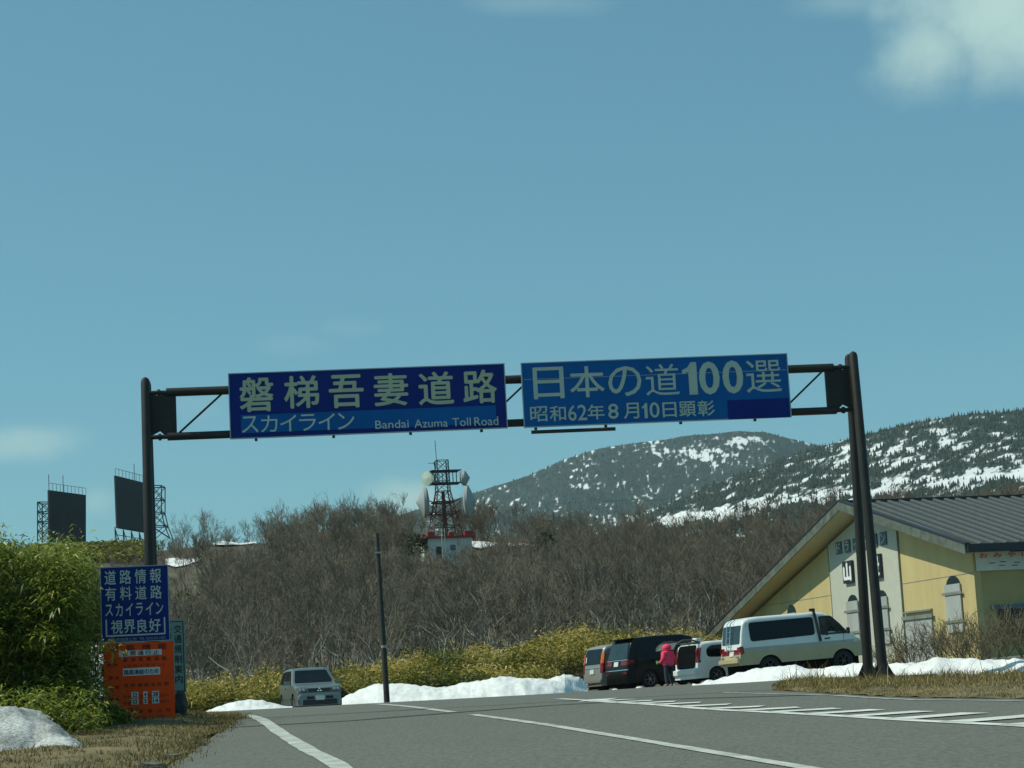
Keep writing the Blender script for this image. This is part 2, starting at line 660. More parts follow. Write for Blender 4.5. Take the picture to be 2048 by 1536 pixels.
M['sasa'] = attr_mat('bamboo_grass_leaf', [(0, (.024, .036, .007)), (.30, (.075, .098, .014)), (.52, (.16, .165, .024)), (.72, (.50, .39, .085)), (1, (.74, .60, .25))], .5, transl=.35)
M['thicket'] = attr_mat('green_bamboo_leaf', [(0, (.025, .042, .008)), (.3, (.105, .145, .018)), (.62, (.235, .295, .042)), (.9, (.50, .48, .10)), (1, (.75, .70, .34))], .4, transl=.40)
M['evergreen'] = attr_mat('evergreen_leaf', [(0, (.010, .022, .006)), (1, (.050, .085, .020))], .6)
M['grass'] = attr_mat('dry_grass_blade', [(0, (.085, .07, .02)), (.5, (.22, .175, .062)), (1, (.44, .34, .15))], .8, transl=.2)
M['conifer'] = attr_mat('conifer_needles', [(0, (.012, .022, .016)), (1, (.035, .048, .030))], .9)
M['mountain'] = attr_mat('mountain_slope', [(0, (.016, .026, .022)), (.38, (.026, .040, .033)), (.51, (.055, .066, .054)), (.60, (.70, .73, .73)), (1, (.84, .85, .85))], .9, fine=(.06, .42))
M['jacket'] = pm('pink_fabric', (.85, .050, .13), .8, var=.15, scale=8)
M['jeans'] = pm('dark_denim', (.022, .032, .048), .85, var=.2, scale=12)
M['skin'] = pm('skin', (.45, .26, .18), .6, var=.08)
M['hair'] = pm('black_hair', (.015, .012, .010), .6, var=.1)
M['shoe'] = pm('grey_shoe', (.12, .12, .12), .7, var=.1)
M['cup'] = pm('green_plastic', (.16, .42, .10), .5, var=.1)
M['stone'] = pm('dark_stone', (.045, .048, .045), .85, var=.35, scale=4, bump=.5)
M['lattice'] = None


def lattice_mat():
    m = pm('white_diagonal_cladding', (.52, .53, .44), .75, var=.05)
    nt = m.node_tree
    N, L = nt.nodes.new, nt.links.new
    b = nt.nodes['Principled BSDF']
    src = b.inputs['Base Color'].links[0].from_socket
    tc = N('ShaderNodeTexCoord')
    mp = N('ShaderNodeMapping')
    mp.inputs['Rotation'].default_value = (0, math.radians(52), 0)
    L(tc.outputs['Object'], mp.inputs[0])
    wv = N('ShaderNodeTexWave')
    wv.wave_type = 'BANDS'
    wv.bands_direction = 'X'
    wv.inputs['Scale'].default_value = 2.3
    wv.inputs['Distortion'].default_value = .3
    L(mp.outputs[0], wv.inputs[0])
    mr = N('ShaderNodeMapRange')
    L(wv.outputs['Fac'], mr.inputs[0])
    mr.inputs[1].default_value = .0
    mr.inputs[2].default_value = .5
    mr.inputs[3].default_value = .80
    mr.inputs[4].default_value = 1.0
    vm = N('ShaderNodeVectorMath')
    vm.operation = 'SCALE'
    L(src, vm.inputs[0])
    L(mr.outputs[0], vm.inputs['Scale'])
    L(vm.outputs[0], b.inputs['Base Color'])
    return m


M['lattice'] = lattice_mat()


# ------------------------------------------------------------------ ground, road
def build_ground():
    U = np.concatenate([np.linspace(-1.0, -.32, 12)[:-1], np.linspace(-.32, .32, 240), np.linspace(.32, 1.0, 12)[1:]])
    Y = np.concatenate([np.linspace(-30, 20, 20)[:-1], np.linspace(20, 84, 90)[:-1], np.linspace(84, 96, 14)[:-1], np.linspace(96, 240, 110)[:-1], np.linspace(240, 420, 12)[:-1], np.linspace(420, 4300, 10)])
    uu, yy = np.meshgrid(U, Y)
    x = uu * np.maximum(yy, 30)
    z = hill(x, yy)
    inside = ss(-.6, .2, x - xl(yy)) * ss(90, 86, yy)
    bump = np.array([[nz3(a, b, 0, .35) * .10 + nz3(a, b, 4, .09) * .25 for a, b in zip(r, s)] for r, s in zip(x, yy)])
    z = z + np.where(yy > 92, bump * 1.6, 0)
    z = z - .10 * inside
    far = ss(420, 1200, yy)
    z = z * (1 - far) + far * (-12)
    o = gridmesh('ground', np.stack([x, yy, z], -1), M['soil'])
    tag(o, kind='structure')


def build_asphalt():
    Y = np.concatenate([np.arange(-10, 30, 1.), np.arange(30, 66, .6), np.arange(66, 87, 1.5)])
    T = np.concatenate([np.linspace(0, .3, 20)[:-1], np.linspace(.3, 1, 14)])
    yy, tt = np.meshgrid(Y, T, indexing='ij')
    x = xl(yy) + (46 - xl(yy)) * tt ** 1.3
    z = g(x, yy)
    tag(gridmesh('road', np.stack([x, yy, z], -1), M['asphalt']), kind='structure')


def dense(pts, step=.5):
    P = [np.array(p) for p in pts]
    out = []
    for a, b in zip(P[:-1], P[1:]):
        n = max(1, int(np.linalg.norm(b - a) / step))
        out += [a + (b - a) * k / n for k in range(n)]
    return np.array(out + [P[-1]])


def smooth_line(pts, it=3):
    P = np.array(pts, float)
    for _ in range(it):
        Q = [P[0]]
        for a, b in zip(P[:-1], P[1:]):
            Q += [a * .75 + b * .25, a * .25 + b * .75]
        Q.append(P[-1])
        P = np.array(Q)
    return P


def strip(name, pts, width, m, lift=.008, wob=0.):
    P = dense(pts)
    d = np.gradient(P, axis=0)
    d /= np.linalg.norm(d, axis=1)[:, None] + 1e-9
    n = np.stack([-d[:, 1], d[:, 0]], 1)
    w = width / 2 * (1 + wob * RNG.uniform(-1, 1, (len(P), 2)))
    a, b = P + n * w[:, :1], P - n * w[:, 1:]
    V = np.stack([np.c_[a, g(a[:, 0], a[:, 1]) + lift], np.c_[P, g(P[:, 0], P[:, 1]) + lift], np.c_[b, g(b[:, 0], b[:, 1]) + lift]], 1)
    return tag(gridmesh(name, V, m), kind='structure')


def build_markings():
    e = [(-.75, 12.)] + [rg(*p) for p in ((690, 1536), (614, 1500), (563, 1468), (532, 1444), (497, 1431), (464, 1427))] + [(-8.8, 51.5), (-13.5, 55)]
    strip('edge_line', smooth_line(e), .20, M['paint_worn'], wob=.12)
    c = [(3.4, 10.)] + [rg(*p) for p in ((1600, 1536), (1350, 1493), (1200, 1468), (1100, 1451), (1000, 1437), (945, 1430))]
    strip('centre_line', smooth_line(c), .15, M['paint_worn'], wob=.1)
    c = [rg(*p) for p in ((905, 1425), (850, 1418), (790, 1411), (750, 1408.5))]
    strip('centre_line', smooth_line(c), .17, M['paint_worn'], wob=.1)
    lo = [rg(*p) for p in ((1184, 1403), (1294, 1409), (1431, 1420), (1565, 1426.5), (1684, 1433), (1838, 1442.6), (2048, 1453), (2250, 1466))]
    up = [rg(*p) for p in ((1212, 1398), (1304, 1402), (1401, 1406), (1524, 1414), (1674, 1418), (1838, 1423.5), (2048, 1431), (2250, 1439))]
    strip('hatch_marking', lo, .20, M['paint'], wob=.1)
    tops = [1212, 1257, 1304, 1352, 1401, 1462, 1524, 1600, 1674, 1760, 1850, 1955, 2080, 2210]
    L, U = np.array(lo), np.array(up)
    plo = np.array([1184, 1294, 1431, 1565, 1684, 1838, 2048, 2250.])
    pup = np.array([1212, 1304, 1401, 1524, 1674, 1838, 2048, 2250.])
    for i, t in enumerate(tops):
        a = (np.interp(t, pup, U[:, 0]), np.interp(t, pup, U[:, 1]))
        t += 14 + i * 3
        b = t - 62 - i * 13
        b = (np.interp(b, plo, L[:, 0]), np.interp(b, plo, L[:, 1]))
        strip('hatch_marking', [a, b], .50, M['paint'], lift=.012)
    strip('hatch_marking', [rg(1116, 1398.6), rg(1184, 1402.5), rg(1212, 1398.5)], .16, M['paint'], lift=.012)
    f = [rg(*p) for p in ((1440, 1385.5), (1518, 1388), (1596, 1389.5), (1670, 1391.5), (1733, 1396), (1830, 1400.5), (2046, 1402.5))]
    strip('side_line', f, .09, M['paint_worn'], wob=.3)
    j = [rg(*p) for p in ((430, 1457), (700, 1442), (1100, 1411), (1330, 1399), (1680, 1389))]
    strip('painted_cable_shadow', j, .30, M['cable_shadow'], lift=.004, wob=.2)  # cast shadow of an overhead cable, painted as a dark strip


def noise_grid(x, y, s, z=0.):
    return np.array([[mnoise.noise(Vector((a * s, b * s, z))) for a, b in zip(r, q)] for r, q in zip(x, y)])


def build_verges():
    # left verge: rises from the asphalt edge
    Y = np.arange(10, 56, .4)
    T = np.concatenate([np.linspace(0, .25, 14)[:-1], np.linspace(.25, 1, 16)])
    yy, tt = np.meshgrid(Y, T, indexing='ij')
    x = xl(yy) - tt * 9
    n = noise_grid(x, yy, .9) * .07 + noise_grid(x, yy, 3.1, 5.) * .035
    z = g(x, yy) + .012 + (.05 + n * .7) * ss(0, .12, tt) + n * .2 + .35 * ss(.2, .8, tt) * ss(36, 42, yy) + .07 * ss(33, 36, yy) * ss(.05, .15, tt)
    x = x + noise_grid(x, yy, 1.3, 9.) * .25 * ss(.15, 0, tt)
    tag(gridmesh('verge', np.stack([x, yy, z], -1), M['verge']), kind='structure')
    # right verge round the gantry foot
    fr = smooth_line([rg(*p) for p in ((1545, 1381), (1621, 1385.5), (1701, 1389), (1739, 1392.5), (1838, 1395.5), (1930, 1397), (2047, 1398), (2250, 1398))], 2)
    bk = smooth_line([tuple(at(px, py, Y))[:2] for px, py, Y in ((1545, 1380.5, 38.6), (1640, 1372, 39.4), (1700, 1360, 40), (1750, 1358, 40.3), (1870, 1363, 40), (2047, 1363, 39), (2250, 1363, 38))], 2)
    bz = np.interp(np.linspace(0, 6, len(bk)), range(7), [at(px, py, Y)[2] for px, py, Y in ((1545, 1380.5, 38.6), (1640, 1374, 39.4), (1700, 1366, 40), (1750, 1366, 40.3), (1870, 1369, 40), (2047, 1369, 39), (2250, 1369, 38))])
    n = 60
    f = np.stack([np.interp(np.linspace(0, 1, n), np.linspace(0, 1, len(fr)), fr[:, k]) for k in (0, 1)], 1)
    b = np.stack([np.interp(np.linspace(0, 1, n), np.linspace(0, 1, len(bk)), bk[:, k]) for k in (0, 1)], 1)
    z1 = np.interp(np.linspace(0, 1, n), np.linspace(0, 1, len(bz)), bz)
    tt = np.linspace(0, 1, 16)
    P = f[:, None, :] * (1 - tt)[None, :, None] + b[:, None, :] * tt[None, :, None]
    zf = g(f[:, 0], f[:, 1]) - .01
    z = zf[:, None] + (z1 - zf)[:, None] * tt[None] + .05 * np.sin(np.pi * tt)[None] + noise_grid(P[..., 0], P[..., 1], 2., 3.) * .05 * ss(0, .1, tt)[None]
    z = np.maximum(z, g(P[..., 0], P[..., 1]) + .012 + .05 * ss(0, .25, tt)[None] + noise_grid(P[..., 0], P[..., 1], 2.5, 1.) * .03)
    z[:, -1] -= .3
    tag(gridmesh('verge', np.dstack([P, z]), M['verge']), kind='structure')
    return f, b, zf, z1


build_ground()
build_asphalt()
build_markings()
VF, VB, VZF, VZB = build_verges()


# ------------------------------------------------------------------ snow
def snow_bank(name, rows, m, label, front=1.2, back=2.5, rough=.10, seed=0, cat='snow bank', freq=.9):
    """rows: (px, py_top, py_foot, Y of the crest): a mound with its foot in front and its back behind"""
    C_, F_, B_ = [], [], []
    for px, pt, pf, Y in rows:
        c = at(px, pt, Y)
        f = at(px, pf, Y - front)
        C_.append(c)
        F_.append(f)
        B_.append(Vector((c.x * (Y + back) / Y, Y + back, float(hill(c.x, Y + back)) - .1)))
    n = max(60, len(rows) * 22)
    tq = np.linspace(0, len(rows) - 1, n)

    def q(A):
        return np.stack([np.interp(tq, range(len(A)), [a[k] for a in A]) for k in range(3)], 1)
    c, f, b = q(C_), q(F_), q(B_)
    prof = np.concatenate([np.linspace(-.25, 1, 18), np.linspace(1, 2, 10)[1:]])
    P = []
    for t in prof:
        if t < 0:
            p = f + np.array([0, t * .6, t * .8])
        elif t <= 1:
            p = f + (c - f) * t
            p[:, 2] = f[:, 2] + (c[:, 2] - f[:, 2]) * math.sin(t * math.pi / 2) ** .85
        else:
            s = t - 1
            p = c + (b - c) * s
            p[:, 2] = b[:, 2] + (c[:, 2] - b[:, 2]) * math.cos(s * math.pi / 2)
        P.append(p)
    P = np.stack(P, 1)
    for i in range(P.shape[0]):
        for j in range(P.shape[1]):
            v = P[i, j]
            w = min(1, max(0, prof[j]) * 3)
            d = mnoise.fractal(Vector((v[0] * freq, v[1] * freq * .7, seed)), 1, 2, 5) * rough
            P[i, j, 2] += (d + (mnoise.noise(Vector((v[0] * 3.1, v[1] * 2.2, seed + 3))) * .055 + mnoise.noise(Vector((v[0] * 6.5, v[1] * 4, seed + 5))) * .025)) * w
            P[i, j, 1] += mnoise.noise(Vector((v[0] * 1.7, v[2] * 3, seed + 9))) * .22 * (1 - w * .6)
    o = gridmesh(name, P, m)
    return tag(o, label, cat)


snow_bank('snow_bank', [(684, 1398, 1411, 69), (700, 1388, 1410, 69), (740, 1373, 1408, 69), (755, 1368, 1407, 69), (800, 1369, 1406, 69), (850, 1372, 1405, 69), (885, 1374, 1404, 69),
                        (930, 1366, 1402, 69), (960, 1361, 1401, 69), (1000, 1353, 1399, 69), (1050, 1357, 1397, 69), (1100, 1358, 1394, 70), (1130, 1352, 1392, 71), (1158, 1353, 1389, 73), (1176, 1370, 1387, 74)],
          M['snow'], 'long white bank of ploughed snow behind the thin dark pole', 3.5, 5., .06, 1)
snow_bank('snow_bank', [(408, 1426, 1428, 66), (440, 1412, 1427, 66), (470, 1403, 1427, 66), (500, 1398, 1426, 66), (525, 1403, 1425, 66), (550, 1408, 1424, 66), (585, 1414, 1422, 66)],
          M['snow'], 'small low white snow mound left of the silver off-roader', 2.2, 3., .05, 2)
snow_bank('snow_bank', [(1385, 1371, 1373, 58), (1420, 1364, 1371, 57), (1445, 1356, 1370, 57), (1500, 1341, 1367, 56), (1550, 1333, 1364, 55.5), (1590, 1332, 1361, 55), (1632, 1338, 1359, 55), (1660, 1336, 1357, 54), (1700, 1330, 1355, 53),
                        (1750, 1328, 1356, 52)],
          M['snow'], 'white snow bank in front of the white and beige van', 1.6, 3.5, .05, 3)
snow_bank('snow_bank', [(1752, 1336, 1356, 42.5), (1775, 1330, 1361, 42), (1800, 1327, 1364, 41.5), (1830, 1325, 1366, 41.3), (1870, 1320, 1366, 41), (1910, 1317, 1367, 41), (1980, 1319, 1367, 40.5), (2048, 1323, 1367, 40), (2150, 1330, 1368, 39.5), (2260, 1338, 1368, 39)],
          M['snow'], 'white snow bank behind dry grass below the twiggy bushes', 1.3, 3., .05, 4)
snow_bank('snow_pile', [(-160, 1412, 1515, 29), (-60, 1408, 1512, 29), (0, 1412, 1510, 29), (40, 1418, 1509, 29), (70, 1426, 1508, 29), (100, 1442, 1507, 28.6), (130, 1462, 1505, 28.3), (160, 1486, 1502, 28), (178, 1499, 1501, 28)],
          M['snow_dirty'], 'dirty grey snow heap beside the left road edge', 2.0, 3., .07, 5, 'snow heap', 1.4)
snow_bank('snow_bank', [(130, 1330, 1372, 46), (150, 1300, 1372, 46), (170, 1292, 1375, 46), (195, 1296, 1380, 46), (212, 1305, 1385, 46), (235, 1320, 1390, 46)],
          M['snow'], 'snow patch glimpsed behind the orange board and the thicket', .5, 2., .06, 6)


def snow_patch(rows, seed, y0):
    """thin snow sheet lying on the hillside"""
    P = []
    for px, pt, pb in rows:
        r = []
        for t in np.linspace(0, 1, 6):
            u, e = ue(px, pb + (pt - pb) * t)
            Y = 240.
            for Yt in np.arange(100, 240, .5):
                if EYE + e * Yt <= hill(u * Yt, Yt):
                    Y = Yt
                    break
            r.append((u * Y, Y, float(hill(u * Y, Y)) + .16 + .1 * nz3(px, t, seed, .3)))
        P.append(r)
    o = gridmesh('snow_patch', np.array(P), M['snow'])
    tag(o, kind='structure')


snow_patch([(425, 1090, 1092), (440, 1084, 1093), (460, 1087, 1093), (480, 1089, 1092), (500, 1084, 1091), (512, 1086, 1088)], 1, 225)
snow_patch([(330, 1122, 1131), (350, 1119, 1138), (370, 1121, 1134), (390, 1119, 1127), (402, 1120, 1122)], 2, 205)
snow_patch([(938, 1087, 1096), (960, 1086, 1100), (985, 1088, 1097), (1010, 1090, 1095), (1040, 1090, 1094), (1076, 1087, 1096)], 3, 215)


# ------------------------------------------------------------------ mountains
def mountain(name, sky_pts, base_e, y0, y1, u0, u1, nu, ny, seed, snowf, rough):
    su, se = tab(sky_pts)
    U = np.linspace(u0, u1, nu)
    T = np.concatenate([np.linspace(0, 1, ny), np.linspace(1, 1.5, 10)[1:]])
    P = np.zeros((nu, len(T), 3))
    S = np.zeros((nu, len(T)))
    for i, u in enumerate(U):
        es = np.interp(u, su, se)
        for j, t in enumerate(T):
            Y = y0 + (y1 - y0) * t
            if t <= 1:
                e = base_e + (es - base_e) * t ** .85
            else:
                e = es - (t - 1) * .10
            x = u * Y
            amp = rough * min(1, 2.5 * t)
            z = EYE + e * Y + amp * (mnoise.fractal(Vector((x * .004, Y * .004, seed)), 1, 2, 4) * 14 * (1 - abs(2 * min(t, 1) - 1) ** 2) + mnoise.noise(Vector((x * .03, Y * .03, seed))) * 1.5)
            P[i, j] = (x, Y, z)
            ee = (z - EYE) / Y
            S[i, j] = snowf(u, ee, x, Y, seed)
    o = gridmesh(name, P, M['mountain'], tint=S)
    tag(o, kind='structure')
    return U, T, P, S


def fr(x, y, s, z, o=4):
    return mnoise.fractal(Vector((x * s, y * s, z)), .8, 2.1, o)


def snow_far(u, e, x, Y, seed):
    v = .352 + .10 * fr(u * 100, e * 260, .35, seed, 3) + .34 * mnoise.noise(Vector((u * 760, e * 620, seed))) + .14 * mnoise.noise(Vector((u * 240, e * 300, seed + 2)))
    for px, py, rx, ry, k in ((1380, 905, 70, 20, .15), (1430, 918, 80, 24, .12), (1500, 880, 34, 7, .34), (1168, 970, 26, 7, .24), (1420, 1010, 90, 30, .20), (1280, 1040, 70, 14, .14), (1640, 886, 30, 4, .45)):
        a, b = ue(px, py)
        d = ((u - a) * FPX / rx) ** 2 + ((e - b) * FPX / ry) ** 2
        v += k * math.exp(-d)
    return v


def snow_near(u, e, x, Y, seed):
    v = .405 + .12 * fr(u * 100, e * 230, .42, seed, 3) + .26 * fr(u * 100 - e * 160, e * 220, 1.6, seed + 4, 4) + .16 * mnoise.noise(Vector((u * 600 - e * 500, e * 620, seed)))
    for px, py, rx, ry, k in ((1420, 1030, 90, 12, .34), (1340, 1046, 60, 6, .28), (1560, 1006, 110, 9, .22), (1720, 985, 140, 9, .26), (1900, 962, 150, 9, .24), (2040, 945, 110, 9, .24), (1850, 895, 140, 40, .09), (1960, 930, 110, 40, .06), (1740, 930, 100, 36, .08), (1500, 985, 60, 12, .08)):
        a, b = ue(px, py)
        d = ((u - a) * FPX / rx) ** 2 + ((e - b) * FPX / ry) ** 2
        v += k * math.exp(-d)
    return v


MF = mountain('mountain', [(500, 1120), (700, 1060), (850, 1015), (950, 985), (1000, 970), (1060, 950), (1130, 918), (1200, 897), (1300, 882), (1400, 869), (1480, 862), (1530, 864), (1580, 878), (1640, 891), (1720, 892), (1900, 880), (2300, 900)],
              .050, 1500, 2700, -.16, .34, 700, 110, 3.3, snow_far, 1.)
MN = mountain('mountain', [(900, 1130), (1150, 1085), (1250, 1055), (1350, 1000), (1450, 960), (1550, 925), (1640, 895), (1720, 874), (1800, 852), (1900, 834), (2048, 819), (2300, 800)],
              .052, 800, 1350, -.06, .36, 700, 110, 8.1, snow_near, .6)


def conifers(name, data, n, hmin, hmax, seed, thr, label):
    U, T, P, S = data
    r = np.random.default_rng(seed)
    V, F, tint = [], [], []
    cnt = 0
    nu, nt = S.shape
    while cnt < n:
        i, t = r.integers(0, nu - 1), r.uniform(0.03, 1.03) ** .9
        jj = t * 109
        j = min(int(jj), 117)
        fi, fj = r.uniform(), jj - int(jj)
        p = P[i, j] * (1 - fi) * (1 - fj) + P[i + 1, j] * fi * (1 - fj) + P[i, min(j + 1, nt - 1)] * (1 - fi) * fj + P[i + 1, min(j + 1, nt - 1)] * fi * fj
        s = S[i, j]
        if s > thr and r.uniform() > .07:
            continue
        h = r.uniform(hmin, hmax) * (1 if s < thr else .8)
        w = h * r.uniform(.2, .3)
        a = r.uniform(0, 6.28)
        k = len(V)
        for q in range(4):
            V.append((p[0] + w * math.cos(a + q * 1.571), p[1] + w * math.sin(a + q * 1.571), p[2] - .2 + h * .05))
        V.append((p[0], p[1], p[2] + h))
        tint += [r.uniform()] * 5
        F += [(k, k + 1, k + 4), (k + 1, k + 2, k + 4), (k + 2, k + 3, k + 4), (k + 3, k, k + 4)]
        cnt += 1
    tag(npmesh(name, V, F, M['conifer'], tint=tint), label, 'forest', kind='stuff')


conifers('conifer_forest', MF, 20000, 1.5, 3.4, 21, .47, 'dark conifer forest scattered over the far rounded mountain')
conifers('conifer_forest', MN, 24000, 1.4, 3.4, 22, .50, 'dark conifers scattered over the nearer snowy slope at right')


# ------------------------------------------------------------------ sign gantry
def build_gantry():
    A = math.atan2(.107, 1)
    cx, cy = -.12, 38.34
    zb = 1.05
    r = empty('sign_gantry', (cx, cy, zb), A, 'dark brown tubular gantry spanning the road and carrying two blue signs', 'gantry')
    m = M['brown_steel']
    half = 6.55
    zt = 6.20
    up, lo = 5.93, 5.12       # beam heights above the foot (centres)
    for sx in (-1, 1):
        for sy in (-1, 1):
            zz = float(g(cx + sx * half * math.cos(A), cy)) - zb - .1
            b0, b1 = (sx * half, sy * .51, zz), (sx * half, sy * .15, zt)
            p = MB()
            d = Vector(b1) - Vector(b0)
            pts = [Vector(b0) + d * t for t in (0, .5, .985, .995, 1.0)]
            p.tube(pts, [.098, .088, .082, .065, .02], 16)
            post = p.build('post', m, r, True)
            ft = MB()
            ft.box((sx * half, sy * .51, zz + .16), (.42, .30, .05))
            for k in range(4):
                a = k * math.pi / 2
                dx, dy = math.cos(a), math.sin(a)
                bx, by = sx * half, sy * .505
                tri = [(bx + dx * .08, by + dy * .08, zz + .5), (bx + dx * .25, by + dy * .2, zz + .18), (bx + dx * .06, by + dy * .06, zz + .18)]
                nn = Vector((-dy, dx, 0)) * .012
                ft.add([Vector(t) + nn for t in tri] + [Vector(t) - nn for t in tri], [(0, 1, 2), (5, 4, 3), (0, 3, 4, 1), (1, 4, 5, 2), (2, 5, 3, 0)])
            ft.build('foot_plate', m, post)
            # end cap on the near beams
        # gusset plate between post and truss
        pl = [(0, .40), (.16, .34), (.30, .43), (.44, .43), (.44, -.43), (.30, -.43), (.16, -.30), (0, -.38)]
        zc = (up + lo) / 2
        g_ = MB()
        g_.prism([(sx * (half - .07 - x), zc + z) for x, z in pl], -.02, .02)
        g_.build('gusset_plate', m, r)
        for z in (up, lo):
            s = MB()
            s.tube([(sx * (half - .02), 0, z), (sx * (half - .42), 0, z)], .042, 10)
            s.tube([(sx * (half - .20), 0, z), (sx * (half - .25), 0, z)], .066, 10)
            s.build('coupling', m, r, True)
    for z, rd, nm in ((up, .080, 'upper_beam'), (lo, .072, 'lower_beam')):
        b = MB()
        b.tube([(-half + .36, 0, z), (half - .36, 0, z)], rd, 16)
        b.build(nm, m, r, True)
    n = 13
    w = (2 * half - 1.0)
    for i in range(n):
        x0, x1 = -w / 2 + i * w / n, -w / 2 + (i + 1) * w / n
        b = MB()
        if i % 2 == 0:
            b.bar((x0, 0, lo), (x1, 0, up), .035)
        else:
            b.bar((x0, 0, up), (x1, 0, lo), .035)
        b.build('brace', m, r)
    for sx in (-1, 1):
        b = MB()
        b.bar((sx * (half - .50), 0, lo), (sx * (half - .50), 0, up), .06)
        b.build('end_upright', m, r)
    # sign hangers
    for x in (-4.6, -3.2, -1.8, -.5, .5, 1.8, 3.2, 4.6):
        b = MB()
        b.bar((x, -.13, 4.96), (x, -.13, 6.14), .05)
        b.box((x, -.08, up), (.06, .10, .06))
        b.box((x, -.08, lo), (.06, .10, .06))
        b.build('hanger', m, r)
    ft = MB()
    ft.tube([(.42, -.10, 4.925), (1.98, -.10, 4.925)], .035, 10)
    ft.build('sign_lamp', M['trim'], r, True)
    Mx = Matrix.Translation((cx, cy, zb)) @ Matrix.Rotation(A, 4, 'Z')
    inv = Mx.inverted()
    nrm = Mx.to_3x3() @ Vector((0, 1, 0))

    def loc(px, py, y=-.20):
        o = Mx @ Vector((0, y, 0))
        u, e = ue(px, py)
        d = Vector((u, 1, e))
        t = (o - Vector((0, 0, EYE))).dot(nrm) / d.dot(nrm)
        return inv @ (Vector((0, 0, EYE)) + d * t)

    def sign(corn, face, label, rim):
        q = [loc(*c) for c in corn]
        x0, x1 = (q[0].x + q[2].x) / 2, (q[1].x + q[3].x) / 2
        z1, z0 = (q[0].z + q[1].z) / 2, (q[2].z + q[3].z) / 2
        o = empty('road_sign', mat=Mx @ Matrix.Translation(((x0 + x1) / 2, -.20, z0)), label=label, cat='road sign')
        W, H = x1 - x0, z1 - z0
        b = MB()
        b.box((0, .02, H / 2), (W - .03, .036, H - .03))
        b.build('panel', face, o)
        e = MB()
        for z in (.009, H - .009):
            e.box((0, .018, z), (W, .046, .018))
        for x in (-W / 2 + .009, W / 2 - .009):
            e.box((x, .018, H / 2), (.018, .046, H - .037))
        e.build('rim', rim, o)

        def L(px, py):
            p = loc(px, py)
            return p.x - (x0 + x1) / 2, p.z - z0
        return o, W, H, L
    # left sign
    o, W, H, L = sign([(456, 745), (1010, 728), (460, 878), (1015, 857)], M['sign_navy'], 'navy blue gantry sign reading Bandai Azuma Toll Road in two scripts', M['sign_rim'])
    b = MB()
    x0, za = L(483, 866)
    x1, zc = L(992, 820)
    b.box(((x0 + x1) / 2, -.003, (.10 + .43) / 2), (x1 - x0, .008, .33))
    b.build('light_blue_band', M['sign_blue'], o)
    t = MB()
    for ch, a, c in (('磐', (480, 825), (546, 753)), ('梯', (569, 818), (637, 750)), ('吾', (659, 817), (726, 748)), ('妻', (749, 813), (815, 745)), ('道', (838, 811), (906, 742)), ('路', (927, 808), (992, 738))):
        p, q = L(*a), L(*c)
        letters(t, ch, p[0], q[0], p[1], q[1], -.004, .017)
    t.build('lettering', M['letter_olive'], o, fix=False)
    t = MB()
    for i, ch in enumerate('スカイライン'):
        a = 484 + i * 38.4
        p, q = L(a, 866 - i * 1.35), L(a + 32, 832 - i * 1.35)
        letters(t, ch, p[0], q[0], p[1], q[1], -.009, .002)
    for s, a, c in (('Bandai', (751, 858), (817, 839)), ('Azuma', (829, 856), (895, 837)), ('Toll', (905, 853), (941, 835)), ('Road', (949, 852), (996, 833))):
        p, q = L(*a), L(*c)
        letters(t, s, p[0], q[0], p[1], q[1], -.009, .006)
    t.build('lettering', M['letter_pale'], o, fix=False)
    # right sign
    o, W, H, L = sign([(1042, 723), (1577, 709), (1047, 854), (1581, 836)], M['sign_blue'], 'bright blue gantry sign with the large number 100', M['sign_rim'])
    b = MB()
    p, q = L(1457, 839), L(1577, 796)
    b.box(((p[0] + q[0]) / 2, -.003, (p[1] + q[1]) / 2), (q[0] - p[0], .008, q[1] - p[1]))
    b.build('navy_patch', M['sign_navy'], o)
    t = MB()
    for ch, a, c, bo in (('日', (1068, 799), (1126, 733), .008), ('本', (1141, 796), (1207, 731), .010), ('の', (1218, 794), (1281, 731), .008), ('道', (1293, 792), (1356, 727), .006), ('1', (1367, 790), (1392, 724), .035), ('0', (1400, 790), (1437, 722), .026),
                         ('0', (1447, 788), (1484, 720), .026), ('選', (1494, 786), (1560, 719), .006)):
        p, q = L(*a), L(*c)
        if ch == '1':
            numeral_one(t, p, q, -.004)
        else:
            letters(t, ch, p[0], q[0], p[1], q[1], -.004, bo)
    for ch, a, c in (('昭', (1061, 844), (1094, 812)), ('和', (1100, 843), (1131, 811)), ('6', (1137, 842), (1152, 810)), ('2', (1156, 841), (1173, 809)), ('年', (1176, 840), (1208, 808)), ('8', (1217, 838), (1236, 807)), ('月', (1248, 838), (1277, 805)),
                     ('1', (1285, 837), (1294, 806)), ('0', (1300, 836), (1318, 804)), ('日', (1326, 835), (1352, 804)), ('顕', (1359, 834), (1391, 802)), ('彰', (1396, 833), (1428, 800))):
        p, q = L(*a), L(*c)
        if ch == '1':
            numeral_one(t, p, q, -.004)
        else:
            letters(t, ch, p[0], q[0], p[1], q[1], -.004, .009)
    b = MB()
    p, q = L(1046, 757), L(1572, 742)
    b.box((0, -.002, (p[1] + q[1]) / 2), (q[0] - p[0], .006, .009))
    b.build('joint_line', M['sign_rim'], o)
    t.build('lettering', M['letter_grey'], o, fix=False)
    # concrete plinth at the right foot
    px = MB()
    c = Mx @ Vector((half, 0, 0))
    px.box((0, 0, 0), (1.45, 1.5, .30))
    pl = px.build('concrete_plinth', M['concrete'], bevel=.03)
    pl.location = (c.x + .22, c.y - .0, float(g(c.x, c.y)) - .02)
    pl.rotation_euler = (0, 0, A)
    tag(pl, 'low mossy concrete plinth under the right gantry posts', 'plinth')
    px = MB()
    c = Mx @ Vector((-half, 0, 0))
    px.box((0, 0, 0), (.9, 1.5, .30))
